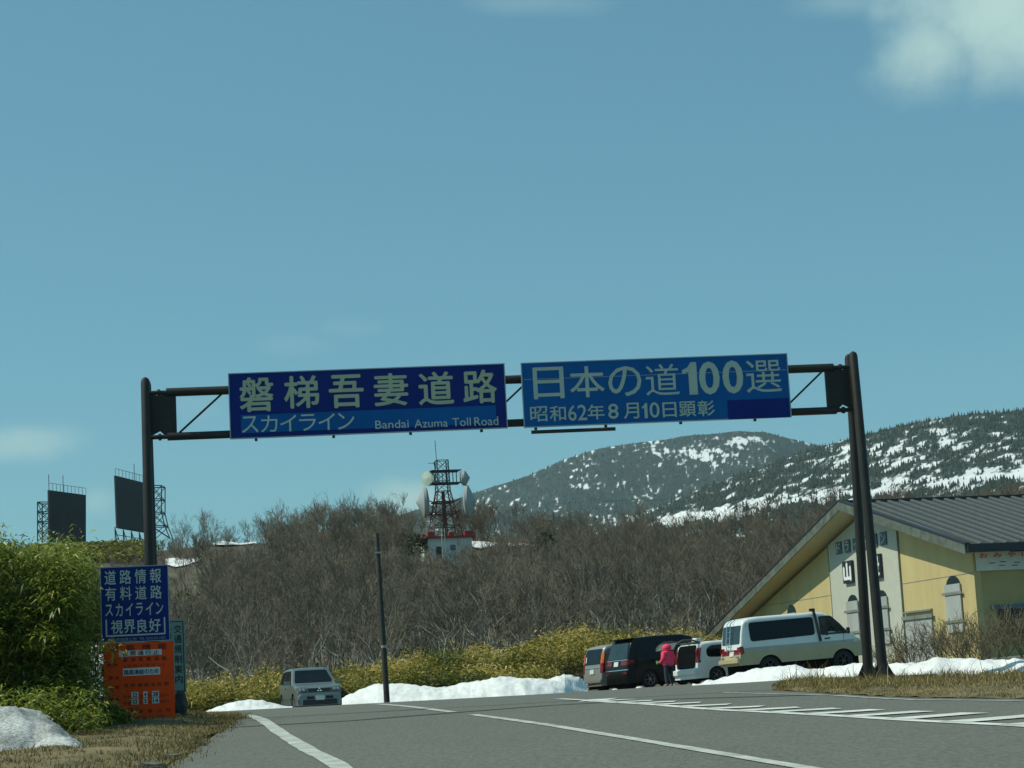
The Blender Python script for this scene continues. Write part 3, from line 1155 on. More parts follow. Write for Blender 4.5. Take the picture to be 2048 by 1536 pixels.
    pl = px.build('concrete_plinth', M['concrete'], bevel=.03)
    pl.location = (c.x, c.y, float(g(c.x, c.y)) + .02)
    pl.rotation_euler = (0, 0, A)
    tag(pl, 'low concrete plinth under the left gantry post behind the orange board', 'plinth')


build_gantry()


# ------------------------------------------------------------------ information boards at the left
def build_boards():
    A = math.radians(9)
    p0, p1 = at(207, 1448, 36.0), at(350, 1450, 36.17)
    W = (Vector((p1.x - p0.x, p1.y - p0.y, 0))).length
    zb = 1.02
    mid = (p0 + p1) / 2
    z_o0 = 1.10 - zb
    zc = at(278, 1284, 36.1).z - zb
    zt = at(268, 1132, 36.1).z - zb
    r = empty('information_board', (mid.x, mid.y, zb), A, 'blue road information board with white Japanese text above an orange board', 'sign board')
    b = MB()
    b.box((-.02, .012, (zc + zt) / 2), (W * .955, .024, zt - zc))
    b.build('panel', M['sign_navy'], r)
    h = zt - zc
    w = W * .955
    e = MB()
    for z in (zc + .008, zt - .008):
        e.box((-.02, .012, z), (w + .012, .03, .014))
    for x in (-w / 2 - .02, w / 2 - .02):
        e.box((x, .012, (zc + zt) / 2), (.012, .03, h - .03))
    e.build('rim', M['sign_rim'], r)
    t = MB()
    x0, x1 = -w * .44 - .02, w * .40 - .02
    row(t, '道路情報', x0, x1, zt - h * .235, zt - h * .045, -.004, .008, .25)
    row(t, '有料道路', x0, x1, zt - h * .445, zt - h * .265, -.004, .008, .25)
    row(t, 'スカイライン', x0 - .01, x1 + .03, zt - h * .665, zt - h * .475, -.004, .010, .14)
    row(t, '視界良好', -w * .36 - .02, w * .37 - .02, zt - h * .88, zt - h * .70, -.004, .012, .08)
    t.build('lettering', M['letter_pale'], r, fix=False)
    t = MB()
    for x in (-w * .43 - .02, w * .43 - .02):
        t.box((x, -.003, zt - h * .80), (.024, .006, h * .22))
    t.box((-.02, -.003, zt - h * .905), (w * .86 + .024, .006, .024))
    t.build('white_frame', M['letter_pale'], r)
    t = MB()
    row(t, '福島県道路公社', -w * .42 - .02, w * .0, zt - h * .985, zt - h * .935, -.004, 0, .08)
    letters(t, 'TEL 0242-63-1421', w * .03, w * .42, zt - h * .975, zt - h * .94, -.004, .004)
    t.build('small_lettering', M['galv'], r, fix=False)
    for x in (-w * .30, w * .30):
        p = MB()
        p.tube([(x, .06, -.25), (x, .06, zt - .05)], .03, 10)
        p.build('post', M['brown_steel'], r, True)
    # orange board
    r = empty('notice_board', (mid.x + .01, mid.y, zb), A, 'orange road notice board with white strips below the blue board', 'sign board')
    zt, zo = zc - .012, z_o0
    h = zt - zo
    w = W * .985
    b = MB()
    b.box((.01, .012, (zo + zt) / 2), (w, .024, h))
    b.build('panel', M['orange'], r)
    y = -.004

    def X(f):
        return (f - .5) * w + .01

    def Z(f):
        return zt - f * h
    t = MB()
    row(t, '道路情報', X(.10), X(.90), Z(.10), Z(.02), y, .02, .45)
    row(t, '磐梯吾妻道路', X(.27), X(.90), Z(.235), Z(.185), y, .02, .38)
    letters(t, '(スカイライン)', X(.29), X(.86), Z(.32), Z(.27), y, .012)
    row(t, '規制区間', X(.05), X(.20), Z(.285), Z(.25), y, .02, .1)
    row(t, '理由', X(.07), X(.21), Z(.45), Z(.405), y, .02, .35)
    row(t, '区間', X(.07), X(.21), Z(.57), Z(.525), y, .02, .35)
    row(t, '有料道路全区間', X(.28), X(.92), Z(.555), Z(.51), y, .02, .30)
    row(t, '期間', X(.07), X(.21), Z(.72), Z(.675), y, .02, .35)
    for zf, q in ((.665, '平成  年 月  日から'), (.745, '平成  年 月  日まで')):
        row(t, '平成', X(.27), X(.37), Z(zf + .03), Z(zf - .01), y, .015, .2)
        row(t, '年', X(.50), X(.54), Z(zf + .03), Z(zf - .01), y, .015, .2)
        row(t, '月', X(.62), X(.66), Z(zf + .03), Z(zf - .01), y, .015, .2)
        row(t, q[-3:], X(.79), X(.92), Z(zf + .03), Z(zf - .01), y, .01, .2)
    row(t, '福島県道路公社', X(.08), X(.94), Z(.885), Z(.84), y, .02, .5)
    letters(t, 'TEL 0242-63-1421', X(.32), X(.85), Z(.96), Z(.925), y, .012)
    t.build('dark_red_lettering', M['darkred'], r, fix=False)
    s = MB()
    s.box((X(.525), -.006, Z(.13)), (w * .61, .012, h * .072))
    st = s.build('white_strip', M['white_strip'], r)
    t = MB()
    row(t, '夜間通行止', X(.27), X(.79), Z(.16), Z(.10), -.015, .02, .25)
    t.build('lettering', M['maroon'], st, fix=False)
    s = MB()
    s.box((X(.535), -.006, Z(.365)), (w * .53, .012, h * .095))
    st = s.build('white_strip', M['white_strip'], r)
    t = MB()
    row(t, '路面凍結のため', X(.285), X(.785), Z(.40), Z(.335), -.015, .02, .04)
    t.build('lettering', M['navy_ink'], st, fix=False)
    for zf, nums in ((.655, ('22', '4', '28')), (.738, ('22', '5', '14'))):
        for f, ww, q in zip((.43, .58, .725), (.10, .06, .10), nums):
            s = MB()
            s.box((X(f), -.006, Z(zf)), (w * ww, .012, h * .072))
            st = s.build('number_tile', M['white_strip'], r)
            t = MB()
            cw = w * .036 * len(q)
            letters(t, q, X(f) - cw / 2, X(f) + cw / 2, Z(zf + .025), Z(zf - .025), -.015, .03)
            t.build('lettering', M['ink'], st, fix=False)
    for x in (-w * .40, w * .47):
        p = MB()
        p.tube([(x, .05, -.25), (x, .05, zt)], .025, 10)
        p.build('post', M['brown_steel'], r, True)
    # pale vertical board behind
    p0 = at(342, 1390, 38.5)
    r = empty('roadside_sign', (p0.x - .02, 38.9, float(g(p0.x, 38.9))), math.radians(7), 'pale green vertical sign with black characters beside the orange board', 'sign board')
    zb = r.location.z
    z0, z1 = at(358, 1386, 38.9).z - zb, at(358, 1239, 38.9).z - zb
    xr = at(371, 1310, 38.9).x - r.location.x
    xl_ = xr - .56
    b = MB()
    b.box(((xl_ + xr) / 2, 0, (z0 + z1) / 2), (xr - xl_, .024, z1 - z0))
    b.build('panel', M['pale_board'], r)
    e = MB()
    e.box((xr - .035, -.013, (z0 + z1) / 2), (.016, .004, z1 - z0 - .06))
    e.box(((xl_ + xr) / 2, -.013, z1 - .035), (xr - xl_ - .06, .004, .016))
    e.box(((xl_ + xr) / 2, -.013, z0 + .035), (xr - xl_ - .06, .004, .016))
    e.build('border_line', M['ink'], r)
    t = MB()
    hh = (z1 - z0 - .24) / 6
    for i, ch in enumerate('交通規制案内'):
        zt = z1 - .10 - i * hh
        letters(t, ch, xr - .20, xr - .065, zt - hh * .80, zt, -.014, .015)
    for i, ch in enumerate('この先'):
        zt = z1 - .05 - i * .17
        letters(t, ch, xr - .36, xr - .25, zt - .14, zt, -.014, .012)
    t.build('lettering', M['ink'], r, fix=False)
    for x in (xl_ + .08, xr - .30):
        p = MB()
        p.tube([(x, .045, -.3), (x, .045, z1 - .05)], .03, 10)
        p.build('post', M['pole'], r, True)
    # dark boulder
    c = at(360, 1412, 38.2)
    bm = bmesh.new()
    bmesh.ops.create_icosphere(bm, subdivisions=3, radius=1)
    for v in bm.verts:
        d = 1 + .25 * mnoise.noise(v.co * 1.7) + .1 * mnoise.noise(v.co * 5)
        v.co = Vector((v.co.x * .15 * d, v.co.y * .15 * d, v.co.z * .26 * d))
    me = bpy.data.meshes.new('boulder')
    bm.to_mesh(me)
    bm.free()
    me.materials.append(M['stone'])
    o = link(bpy.data.objects.new('boulder', me))
    o.location = (c.x, c.y, c.z)
    tag(o, 'dark upright stone beside the foot of the orange board', 'stone')


build_boards()


def build_pole():
    b = at(774, 1405, 60.5)
    t = at(754, 1067, 60.5)
    zb = float(g(b.x, 60.5))
    r = empty('utility_pole', (b.x, 60.5, zb), 0, 'tall thin dark bare pole standing in front of the snow bank', 'pole')
    d = Vector((t.x - b.x, 0, t.z - zb))
    p = MB()
    p.tube([d * k for k in (-.04, .3, .6, .85, 1)], [.088, .08, .07, .058, .05], 12)
    p.build('shaft', M['pole'], r, True)
    p = MB()
    p.tube([d * .32, d * .336], [.0825, .0815], 12)
    p.build('pale_band', M['galv'], r, True)
    p = MB()
    p.box(d * .885, (.20, .12, .05))
    p.build('bracket', M['galv'], r)


build_pole()


# ------------------------------------------------------------------ vehicles
class Car:
    """x forward from the rear bumper, y left, z up; the body is a lofted shell"""

    def __init__(s, prof, L, W, belt, tumble, sill, wheels, R, rc=.10, endr=.12):
        s.prof, s.L, s.W, s.belt, s.tumble, s.sill, s.wheels, s.R, s.rc, s.endr = prof, L, W, belt, tumble, sill, wheels, R, rc, endr
        s.px = [p[0] for p in prof]
        s.pz = [p[1] for p in prof]
        s.H = max(s.pz)
        k = s.pz.index(s.H)
        s.rear = [(z, x) for x, z in prof[:k + 1]]
        s.front = [(z, x) for x, z in prof[k:]][::-1]

    def zt(s, x):
        return float(np.interp(x, s.px, s.pz))

    def zb(s, x):
        z = s.sill
        for xc in s.wheels:
            if abs(x - xc) < s.R:
                z = max(z, s.wz + math.sqrt(max(0, s.R ** 2 - (x - xc) ** 2)))
        return z

    def plan(s, x):
        e = .55
        k = 1.
        for d in (x, s.L - x):
            if d < e:
                k = min(k, 1 - s.endr * (1 - max(d, 0) / e) ** 2.2)
        return k

    def yz(s, z):
        if z < s.belt:
            return s.W * (1 - .035 * ((s.belt - z) / s.belt) ** 2)
        return s.W - s.tumble * (z - s.belt) / (s.H - s.belt)

    def side(s, x, z):
        return s.plan(x) * s.yz(z)

    def rx(s, z):
        return float(np.interp(z, [a for a, _ in s.rear], [b for _, b in s.rear]))

    def fx(s, z):
        return float(np.interp(z, [a for a, _ in s.front], [b for _, b in s.front]))

    def body(s, parent, m, holes=(), wr=.33):
        s.wz = wr
        xs = set(s.px)
        xs |= set(np.round(np.arange(0, s.L, .12), 3))
        for xc in s.wheels:
            xs |= set(np.round(xc + s.R * np.cos(np.linspace(0, math.pi, 15)), 3))
        for h in holes:
            xs |= {p[0] for p in h}
        xs = sorted(x for x in xs if 0 <= x <= s.L)
        out = [xs[0]]
        for x in xs[1:]:
            if x - out[-1] > .004:
                out.append(x)
        xs = out
        rings = []
        fr_ = [0, .08, .18, .3, .42, .54, .64, .72, .79, .86, .92, .97, 1]
        for x in xs:
            zt, zb = s.zt(x), s.zb(x)
            rc = min(s.rc, max(.01, (zt - zb) * .25))
            ring = []
            top = max(zt - rc, zb + .01)
            for f in fr_:
                z = zb + (top - zb) * f
                ring.append((s.side(x, z), z))
            y0 = s.side(x, top)
            for a in (30, 60, 85):
                a = math.radians(a)
                ring.append((y0 - rc * (1 - math.cos(a)), top + (zt - top) * math.sin(a)))
            ye = ring[-1][0]
            for f in (.66, .33, 0):
                ring.append((ye * f, zt + (.012 * (1 - f * f) if zt > s.H - .12 else 0)))
            full = ring + [(-y, z) for y, z in ring[-2::-1]]
            rings.append([(x, y, z) for y, z in full])
        n = len(rings[0])
        V = [p for r in rings for p in r]
        F = []
        for i in range(len(rings) - 1):
            for k in range(n - 1):
                q = (i * n + k, (i + 1) * n + k, (i + 1) * n + k + 1, i * n + k + 1)
                cx_ = sum(V[j][0] for j in q) / 4
                cz_ = sum(V[j][2] for j in q) / 4
                if any(inpoly(cx_, cz_, h) for h in holes):
                    continue
                F.append(q)
        F.append(tuple(range(n)))
        F.append(tuple(range((len(rings) - 1) * n + n - 1, (len(rings) - 1) * n - 1, -1)))
        b = MB()
        b.add(V, F)
        return b.build('body', m, parent, True)

    def sidepanel(s, mb, poly, d=.012, sides=(1, -1)):
        for sg in sides:
            o = [(x, sg * (s.side(x, z) + d), z) for x, z in poly]
            i = [(x, sg * (s.side(x, z) - .03), z) for x, z in poly]
            n = len(poly)
            mb.add(o + i, [tuple(range(n))] + [(k, (k + 1) % n, (k + 1) % n + n, k + n) for k in range(n)])
        return mb

    def panes(s, name, polys, m, parent, d=.012):
        for poly in polys:
            for sg in (1, -1):
                b = MB()
                s.sidepanel(b, poly, d, (sg,))
                b.build(name, m, parent)

    def endpanel(s, mb, poly, front=False, d=.012):
        """convex poly in (y, z) laid on the rear or front face, following its profile"""
        f = s.fx if front else s.rx
        sg = 1 if front else -1
        zs = sorted({round(z, 4) for _, z in poly} | {round(z, 4) for z, _ in (s.front if front else s.rear)})
        lo, hi = min(z for _, z in poly), max(z for _, z in poly)
        zs = [z for z in zs if lo <= z <= hi]
        zs += list(np.linspace(lo, hi, 8))
        zs = sorted({round(min(max(z, lo + 1e-4), hi - 1e-4), 4) for z in zs})
        V, F = [], []
        for z in zs:
            ys = []
            for (y0, z0), (y1, z1) in zip(poly, poly[1:] + poly[:1]):
                if abs(z1 - z0) > 1e-9 and min(z0, z1) - 1e-9 <= z <= max(z0, z1) + 1e-9:
                    ys.append(y0 + (y1 - y0) * (z - z0) / (z1 - z0))
            a, b = min(ys), max(ys)
            for t in np.linspace(0, 1, 7):
                y = a + (b - a) * t
                V.append((f(z) + sg * d - sg * .9 * max(0, abs(y) - s.W * .72) ** 2, y, z))
        for i in range(len(zs) - 1):
            for k in range(6):
                F.append((i * 7 + k, i * 7 + k + 1, i * 7 + 8 + k, i * 7 + 7 + k))
        n = len(V)
        V2 = [(x - sg * .04, y, z) for x, y, z in V]
        m = len(zs)
        rim = [i for i in range(7)] + [i * 7 + 6 for i in range(1, m)] + [(m - 1) * 7 + i for i in range(5, -1, -1)] + [i * 7 for i in range(m - 2, 0, -1)]
        F += [(a, b, b + n, a + n) for a, b in zip(rim, rim[1:] + rim[:1])]
        return mb.add(V + V2, F)

    def band(s, mb, z0, z1, d=.007, ends=True):
        """a skin over the lower body between two heights"""
        xs = sorted({round(x, 3) for x in list(np.arange(.02, s.L - .01, .10)) + [v for xc in s.wheels for v in xc + s.R * np.cos(np.linspace(0, math.pi, 15))]})
        for sg in (1, -1):
            V, F = [], []
            for x in xs:
                zt = min(z1, s.zt(x) - .03)
                zb = max(z0, s.zb(x) + .003)
                zb = min(zb, zt)
                for t in (0, .33, .66, 1):
                    z = zb + (zt - zb) * t
                    V.append((x, sg * (s.side(x, z) + d), z))
            for i in range(len(xs) - 1):
                for k in range(3):
                    F.append((i * 4 + k, i * 4 + 4 + k, i * 4 + 5 + k, i * 4 + 1 + k))
            mb.add(V, F)
        if ends:
            for fr_ in (False, True):
                f = s.fx if fr_ else s.rx
                sg = 1 if fr_ else -1
                V, F = [], []
                zs = np.linspace(max(z0, min(s.pz[0], s.pz[-1]) * .6), z1, 5)
                ys = np.linspace(-1, 1, 9)
                for z in zs:
                    x = f(z)
                    ym = s.side(min(max(x, 0), s.L), z) + d
                    for y in ys:
                        V.append((x + sg * d, y * ym, z))
                for i in range(4):
                    for k in range(8):
                        F.append((i * 9 + k, i * 9 + k + 1, i * 9 + 10 + k, i * 9 + 9 + k))
                mb.add(V, F)
        return mb

    def underbody(s, parent):
        b = MB()
        b.box((s.L / 2, 0, s.sill * .5 + .16), (s.L * .93, s.W * 1.5, s.sill * .5 + .2))
        for xc in s.wheels:
            b.box((xc, 0, s.wz + .14), (s.R * 2 - .02, s.W * 1.70, .5))
        b.build('underbody', M['dark'], parent)

    def put_wheels(s, parent, r, w=.20, rim=None, spokes=6, inset=.03):
        for xc in s.wheels:
            for sg in (1, -1):
                b = MB()
                b.lathe([(r * .60, -w / 2), (r * .86, -w / 2), (r * .97, -w * .40), (r, -w * .25), (r, w * .25), (r * .97, w * .40), (r * .86, w / 2), (r * .60, w / 2), (r * .60, -w / 2)], 28)
                wh = b.build('wheel', M['tyre'], parent, True)
                wh.location = (xc, sg * (s.W - w / 2 - inset), r)
                q = MB()
                yo = sg * (w / 2 - .03)
                q.lathe([(r * .62, yo + sg * .028), (r * .57, yo + sg * .02), (r * .55, yo - sg * .03)], 28)
                q.lathe([(.001, yo + sg * .015), (r * .16, yo + sg * .015), (r * .17, yo - sg * .02)], 16)
                for k in range(spokes):
                    a = 2 * math.pi * k / spokes
                    q.bar((math.cos(a) * r * .1, yo, math.sin(a) * r * .1), (math.cos(a) * r * .58, yo + sg * .006, math.sin(a) * r * .58), r * .17, .02)
                q.build('rim', rim or M['rim'], wh, False)
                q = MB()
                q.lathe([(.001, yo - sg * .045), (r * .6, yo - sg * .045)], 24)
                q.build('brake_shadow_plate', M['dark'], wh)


def inpoly(x, z, poly):
    c = False
    n = len(poly)
    for i in range(n):
        x0, z0 = poly[i]
        x1, z1 = poly[(i + 1) % n]
        if (z0 > z) != (z1 > z) and x < (x1 - x0) * (z - z0) / (z1 - z0) + x0:
            c = not c
    return c


def roundpoly(poly, r, n=4):
    out = []
    k = len(poly)
    for i in range(k):
        a, b, c = Vector(poly[i - 1]), Vector(poly[i]), Vector(poly[(i + 1) % k])
        d0, d1 = (a - b), (c - b)
        rr = min(r, d0.length * .45, d1.length * .45)
        p0, p1 = b + d0.normalized() * rr, b + d1.normalized() * rr
        for j in range(n + 1):
            t = j / n
            q = p0 * (1 - t) ** 2 + b * 2 * t * (1 - t) + p1 * t * t
            out.append((q.x, q.y))
    return out


def park(name, x, y, head, label, cat, group=None, zoff=0.):
    """an Empty standing on the ground at the middle of the rear bumper, tilted with the ground"""
    f = Vector((math.cos(head), math.sin(head), 0))
    l = Vector((-f.y, f.x, 0))
    q = Vector((x, y, 0)) + f * 2.3

    def G(p):
        return float(g(p.x, p.y))
    fz = (G(q + f * 1.3) - G(q - f * 1.3)) / 2.6
    lz = (G(q + l * .7) - G(q - l * .7)) / 1.4
    F = Vector((f.x, f.y, fz)).normalized()
    Lv = Vector((l.x, l.y, lz))
    Lv = (Lv - F * Lv.dot(F)).normalized()
    Uv = F.cross(Lv)
    z = G(q) - fz * 2.3 + zoff
    m = Matrix(((F.x, Lv.x, Uv.x, x), (F.y, Lv.y, Uv.y, y), (F.z, Lv.z, Uv.z, z), (0, 0, 0, 1)))
    return empty(name, mat=m, label=label, cat=cat, group=group)


def box2(y0, y1, z0, z1):
    return [(y0, z0), (y1, z0), (y1, z1), (y0, z1)]


def plate(c, parent, z, front=False, y=0.):
    b = MB()
    c.endpanel(b, box2(y - .165, y + .165, z - .085, z + .085), front, .035)
    b.build('number_plate', M['plate'], parent)


def build_high_van():
    head = math.radians(20.5)
    p = at(1465, 1345, 74.6)
    r = park('high_roof_van', p.x, 74.8, head, 'white van with beige lower body, long dark window and rear ladder', 'van')
    c = Car([(0, .62), (.015, .80), (.05, .95), (.075, 1.25), (.13, 1.62), (.22, 1.98), (.30, 2.07), (.45, 2.13), (.8, 2.16), (2.9, 2.17), (3.25, 2.14), (3.45, 2.07), (3.72, 1.84), (4.12, 1.45), (4.42, 1.22), (4.58, 1.10), (4.66, .9), (4.69, .6)],
            4.69, .86, 1.22, .10, .50, (1.08, 3.86), .44, .12, .10)
    r.scale = (1.05, 1, 1)
    fw = [(3.12, 1.38), (4.04, 1.38), (3.82, 1.66), (3.52, 1.95), (3.12, 1.95)]
    c.body(r, M['paint_white'], (fw,), .36)
    c.underbody(r)
    c.put_wheels(r, .37, .22, M['lower_grey'], 6)
    b = MB()
    c.band(b, .5, .98)
    b.build('lower_panel', M['paint_beige'], r)
    b = MB()
    c.band(b, .985, 1.10, .006, False)
    b.build('grey_band', M['paint_band'], r)
    c.panes('side_window', (roundpoly([(.42, 1.30), (2.86, 1.36), (2.86, 2.0), (.42, 1.97)], .12),), M['glass_dark'], r)
    b = MB()
    o = roundpoly([(3.07, 1.33), (4.12, 1.33), (3.86, 1.68), (3.54, 2.0), (3.07, 2.0)], .07)
    i = roundpoly([(3.13, 1.39), (4.01, 1.39), (3.80, 1.66), (3.51, 1.94), (3.13, 1.94)], .07)
    n = len(o)
    for sg in (1, -1):
        b = MB()
        V = [(x, sg * (c.side(x, z) + .010), z) for x, z in o] + [(x, sg * (c.side(x, z) + .012), z) for x, z in i]
        b.add(V, [(k, (k + 1) % n, (k + 1) % n + n, k + n) for k in range(n)])
        b.build('window_frame', M['trim'], r)
    c.panes('front_window', (i,), M['glass_clear'], r, .004)
    b = MB()   # seats seen through the cab window
    for y in (-.38, .38):
        b.box((3.15, y, 1.32), (.16, .46, .62), Matrix.Rotation(-.15, 3, 'Y'))
        b.box((3.10, y, 1.70), (.10, .24, .20))
    b.box((3.95, 0, 1.26), (.35, 1.4, .20))
    b.lathe([(.17, -.015), (.19, 0), (.17, .015)], 20, 'x', (3.72, -.38, 1.45))
    b.build('cab_interior', M['dark'], r, bevel=.0)
    b = MB()
    c.endpanel(b, roundpoly(box2(-.70, .70, 1.26, 1.90), .08))
    b.build('rear_window', M['glass_mid'], r)
    b = MB()
    c.endpanel(b, roundpoly([(-.62, 1.36), (.62, 1.36), (.50, 1.95), (-.50, 1.95)], .08), True)
    b.build('windscreen', M['glass_mid'], r)
    b = MB()
    c.endpanel(b, box2(-.80, .80, .88, 1.06), False, .012)
    b.build('rear_garnish', M['red_lamp'], r)
    for sg in (1, -1):
        b = MB()
        c.endpanel(b, box2(*sorted((sg * .52, sg * .83)), .88, 1.14), False, .018)
        c.sidepanel(b, [(.03, .90), (.16, .90), (.14, 1.16), (.03, 1.16)], .008, (sg,))
        b.build('taillight', M['red_lamp'], r)
        b = MB()
        c.sidepanel(b, [(4.30, .98), (4.56, .98), (4.50, 1.12), (4.28, 1.12)], .014, (sg,))
        b.build('headlight', M['clear_lamp'], r)
        b = MB()
        b.box((4.05, sg * 1.0, 1.42), (.08, .16, .22))
        b.build('wing_mirror', M['trim'], r, bevel=.02)
        b = MB()
        c.sidepanel(b, [(3.20, 1.17), (3.40, 1.18), (3.40, 1.23), (3.20, 1.22)], .02, (sg,))
        b.build('door_handle', M['trim'], r)
        b = MB()
        for x0, x1, z0, z1 in ((2.96, 2.98, .6, 2.02), (3.92, 3.935, 1.0, 1.33), (.32, .33, .7, 2.0)):
            c.sidepanel(b, [(x0, z0), (x1, z0), (x1, z1), (x0, z1)], .009, (sg,))
        b.build('door_seam', M['lower_grey'], r)
    plate(c, r, .93, False, -.12)
    b = MB()
    for y in (-.05, .24):
        b.tube([(.02, y, 1.0), (.01, y, 1.3), (.12, y, 1.98), (.30, y, 2.12)], .017, 8)
    for z in np.linspace(1.08, 1.9, 5):
        x = c.rx(z) - .075
        b.tube([(x, -.05, z), (x, .24, z)], .013, 6)
    b.build('ladder', M['chrome'], r, True)
    b = MB()
    b.box((-.03, 0, .66), (.14, 1.60, .17))
    bp = b.build('rear_bumper', M['paint_beige'], r, bevel=.03)
    b = MB()
    b.box((-.02, .60, .80), (.06, .18, .07))
    b.box((-.02, -.60, .80), (.06, .18, .07))
    b.build('reverse_lamp', M['clear_lamp'], bp)
    b = MB()
    b.box((4.66, 0, .66), (.12, 1.55, .26))
    b.build('front_bumper', M['paint_beige'], r, bevel=.03)
    b = MB()       # raised air intake by the right-hand door pillar
    x = 2.97
    b.tube([(3.02, -c.side(3, 1.1) - .04, 1.12), (2.97, -c.side(3, 1.6) - .05, 1.62), (2.93, -c.side(3, 2.0) - .05, 2.05), (2.90, -c.side(3, 2.1) - .03, 2.22)], .05, 8)
    b.box((2.86, -c.side(3, 2.1) - .03, 2.24), (.18, .10, .10))
    b.build('air_snorkel', M['trim'], r)
    b = MB()
    b.box((.95, -.28, 2.175), (.42, .42, .03))
    b.box((.95, .28, 2.175), (.42, .42, .03))
    b.build('roof_hatch', M['glass_mid'], r)


def build_black_minivan():
    head = math.radians(26)
    p = at(1231, 1380, 79.5)
    r = park('minivan', p.x + .1, 80.2, head, 'black minivan with red tail lights parked behind the person in pink', 'minivan')
    c = Car([(0, .46), (.02, .70), (.06, .92), (.10, 1.10), (.24, 1.50), (.34, 1.74), (.44, 1.86), (.62, 1.92), (1.4, 1.95), (2.6, 1.93), (2.95, 1.84), (3.45, 1.48), (3.85, 1.20), (4.45, 1.02), (4.70, .86), (4.78, .5)],
            4.78, .90, 1.10, .14, .24, (.98, 3.82), .37, .12, .13)
    c.body(r, M['paint_black'], (), .33)
    c.underbody(r)
    c.put_wheels(r, .335, .21, None, 6)
    b = MB()
    c.endpanel(b, roundpoly([(-.76, 1.16), (.76, 1.16), (.64, 1.78), (-.64, 1.78)], .08))
    b.build('rear_window', M['glass_mid'], r)
    c.panes('side_window', (roundpoly([(.42, 1.16), (1.75, 1.16), (1.75, 1.70), (.62, 1.72)], .08),
                            roundpoly([(1.82, 1.16), (3.42, 1.16), (3.05, 1.60), (2.8, 1.70), (1.82, 1.70)], .08),), M['glass_dark'], r)
    b = MB()
    c.endpanel(b, roundpoly([(-.66, 1.28), (.66, 1.28), (.56, 1.76), (-.56, 1.76)], .08), True)
    b.build('windscreen', M['glass_mid'], r)
    for sg in (1, -1):
        b = MB()
        c.endpanel(b, box2(*sorted((sg * .36, sg * .86)), .93, 1.10), False, .016)
        c.sidepanel(b, [(.05, .93), (.36, 1.0), (.34, 1.10), (.08, 1.12)], .010, (sg,))
        b.build('taillight', M['red_lamp'], r)
        b = MB()
        c.endpanel(b, box2(*sorted((sg * .46, sg * .80)), .80, .96), True, .014)
        b.build('headlight', M['clear_lamp'], r)
        b = MB()
        b.box((3.28, sg * 1.0, 1.22), (.10, .20, .15))
        b.build('wing_mirror', M['paint_black'], r, bevel=.03)
        b = MB()
        c.endpanel(b, box2(*sorted((sg * .55, sg * .80)), .60, .66), False, .02)
        b.build('rear_reflector', M['red_lamp'], r)
    b = MB()
    c.endpanel(b, box2(-.82, .82, 1.112, 1.14), False, .02)
    b.build('chrome_strip', M['chrome'], r)
    b = MB()
    c.endpanel(b, box2(-.86, .86, .74, .77), False, .02)
    b.build('bumper_edge', M['chrome'], r)
    plate(c, r, .99)
    b = MB()
    b.tube([(.14, -.1, 1.2), (.19, .28, 1.34)], .012, 6)
    b.build('rear_wiper', M['trim'], r)
    b = MB()
    b.box((.42, 0, 1.90), (.34, 1.45, .04))
    b.build('roof_spoiler', M['paint_black'], r, bevel=.012)


def build_silver_minivan():
    head = math.radians(26)
    p = at(1187, 1380, 82)
    r = park('minivan', p.x, 82.3, head, 'silver grey minivan half hidden behind the black minivan', 'minivan')
    c = Car([(0, .44), (.02, .62), (.05, .9), (.09, 1.12), (.18, 1.50), (.26, 1.68), (.38, 1.76), (.7, 1.80), (2.4, 1.80), (2.8, 1.72), (3.4, 1.30), (3.7, 1.12), (4.25, .98), (4.45, .82), (4.52, .46)],
            4.52, .85, 1.05, .11, .24, (.85, 3.62), .35, .12, .12)
    c.body(r, M['paint_silver_van'], (), .31)
    c.underbody(r)
    c.put_wheels(r, .31, .19, None, 5)
    b = MB()
    c.endpanel(b, roundpoly([(-.76, 1.08), (.72, 1.08), (.62, 1.66), (-.62, 1.66)], .10), False, .014)
    b.build('rear_window', M['glass_dark'], r)
    c.panes('side_window', (roundpoly([(.36, 1.10), (1.6, 1.10), (1.6, 1.60), (.5, 1.60)], .08),
                            roundpoly([(1.68, 1.10), (3.2, 1.10), (2.8, 1.58), (1.68, 1.60)], .08),), M['glass_dark'], r)
    b = MB()
    c.endpanel(b, roundpoly([(-.64, 1.2), (.64, 1.2), (.54, 1.66), (-.54, 1.66)], .08), True)
    b.build('windscreen', M['glass_mid'], r)
    for sg in (1, -1):
        b = MB()
        c.endpanel(b, box2(*sorted((sg * .66, sg * .83)), 1.10, 1.50), False, .02)
        c.sidepanel(b, [(.07, 1.10), (.20, 1.10), (.28, 1.48), (.20, 1.50)], .012, (sg,))
        q = b.build('taillight', M['orange_lamp'], r)
        b = MB()
        c.endpanel(b, box2(*sorted((sg * .66, sg * .83)), .74, 1.095), False, .02)
        c.sidepanel(b, [(.04, .74), (.16, .74), (.20, 1.095), (.07, 1.095)], .012, (sg,))
        b.build('red_lens', M['red_lamp'], q)
    b = MB()
    c.endpanel(b, box2(-.80, .80, .93, .96), False, .02)
    b.build('chrome_strip', M['chrome'], r)
    plate(c, r, .80)
    b = MB()
    b.box((-.01, 0, .42), (.12, 1.62, .14))
    b.build('rear_bumper', M['paint_silver_van'], r, bevel=.03)
    b = MB()
    c.endpanel(b, box2(.50, .56, 1.16, 1.38), False, .03)
    b.build('parking_mirror', M['white_strip'], r)


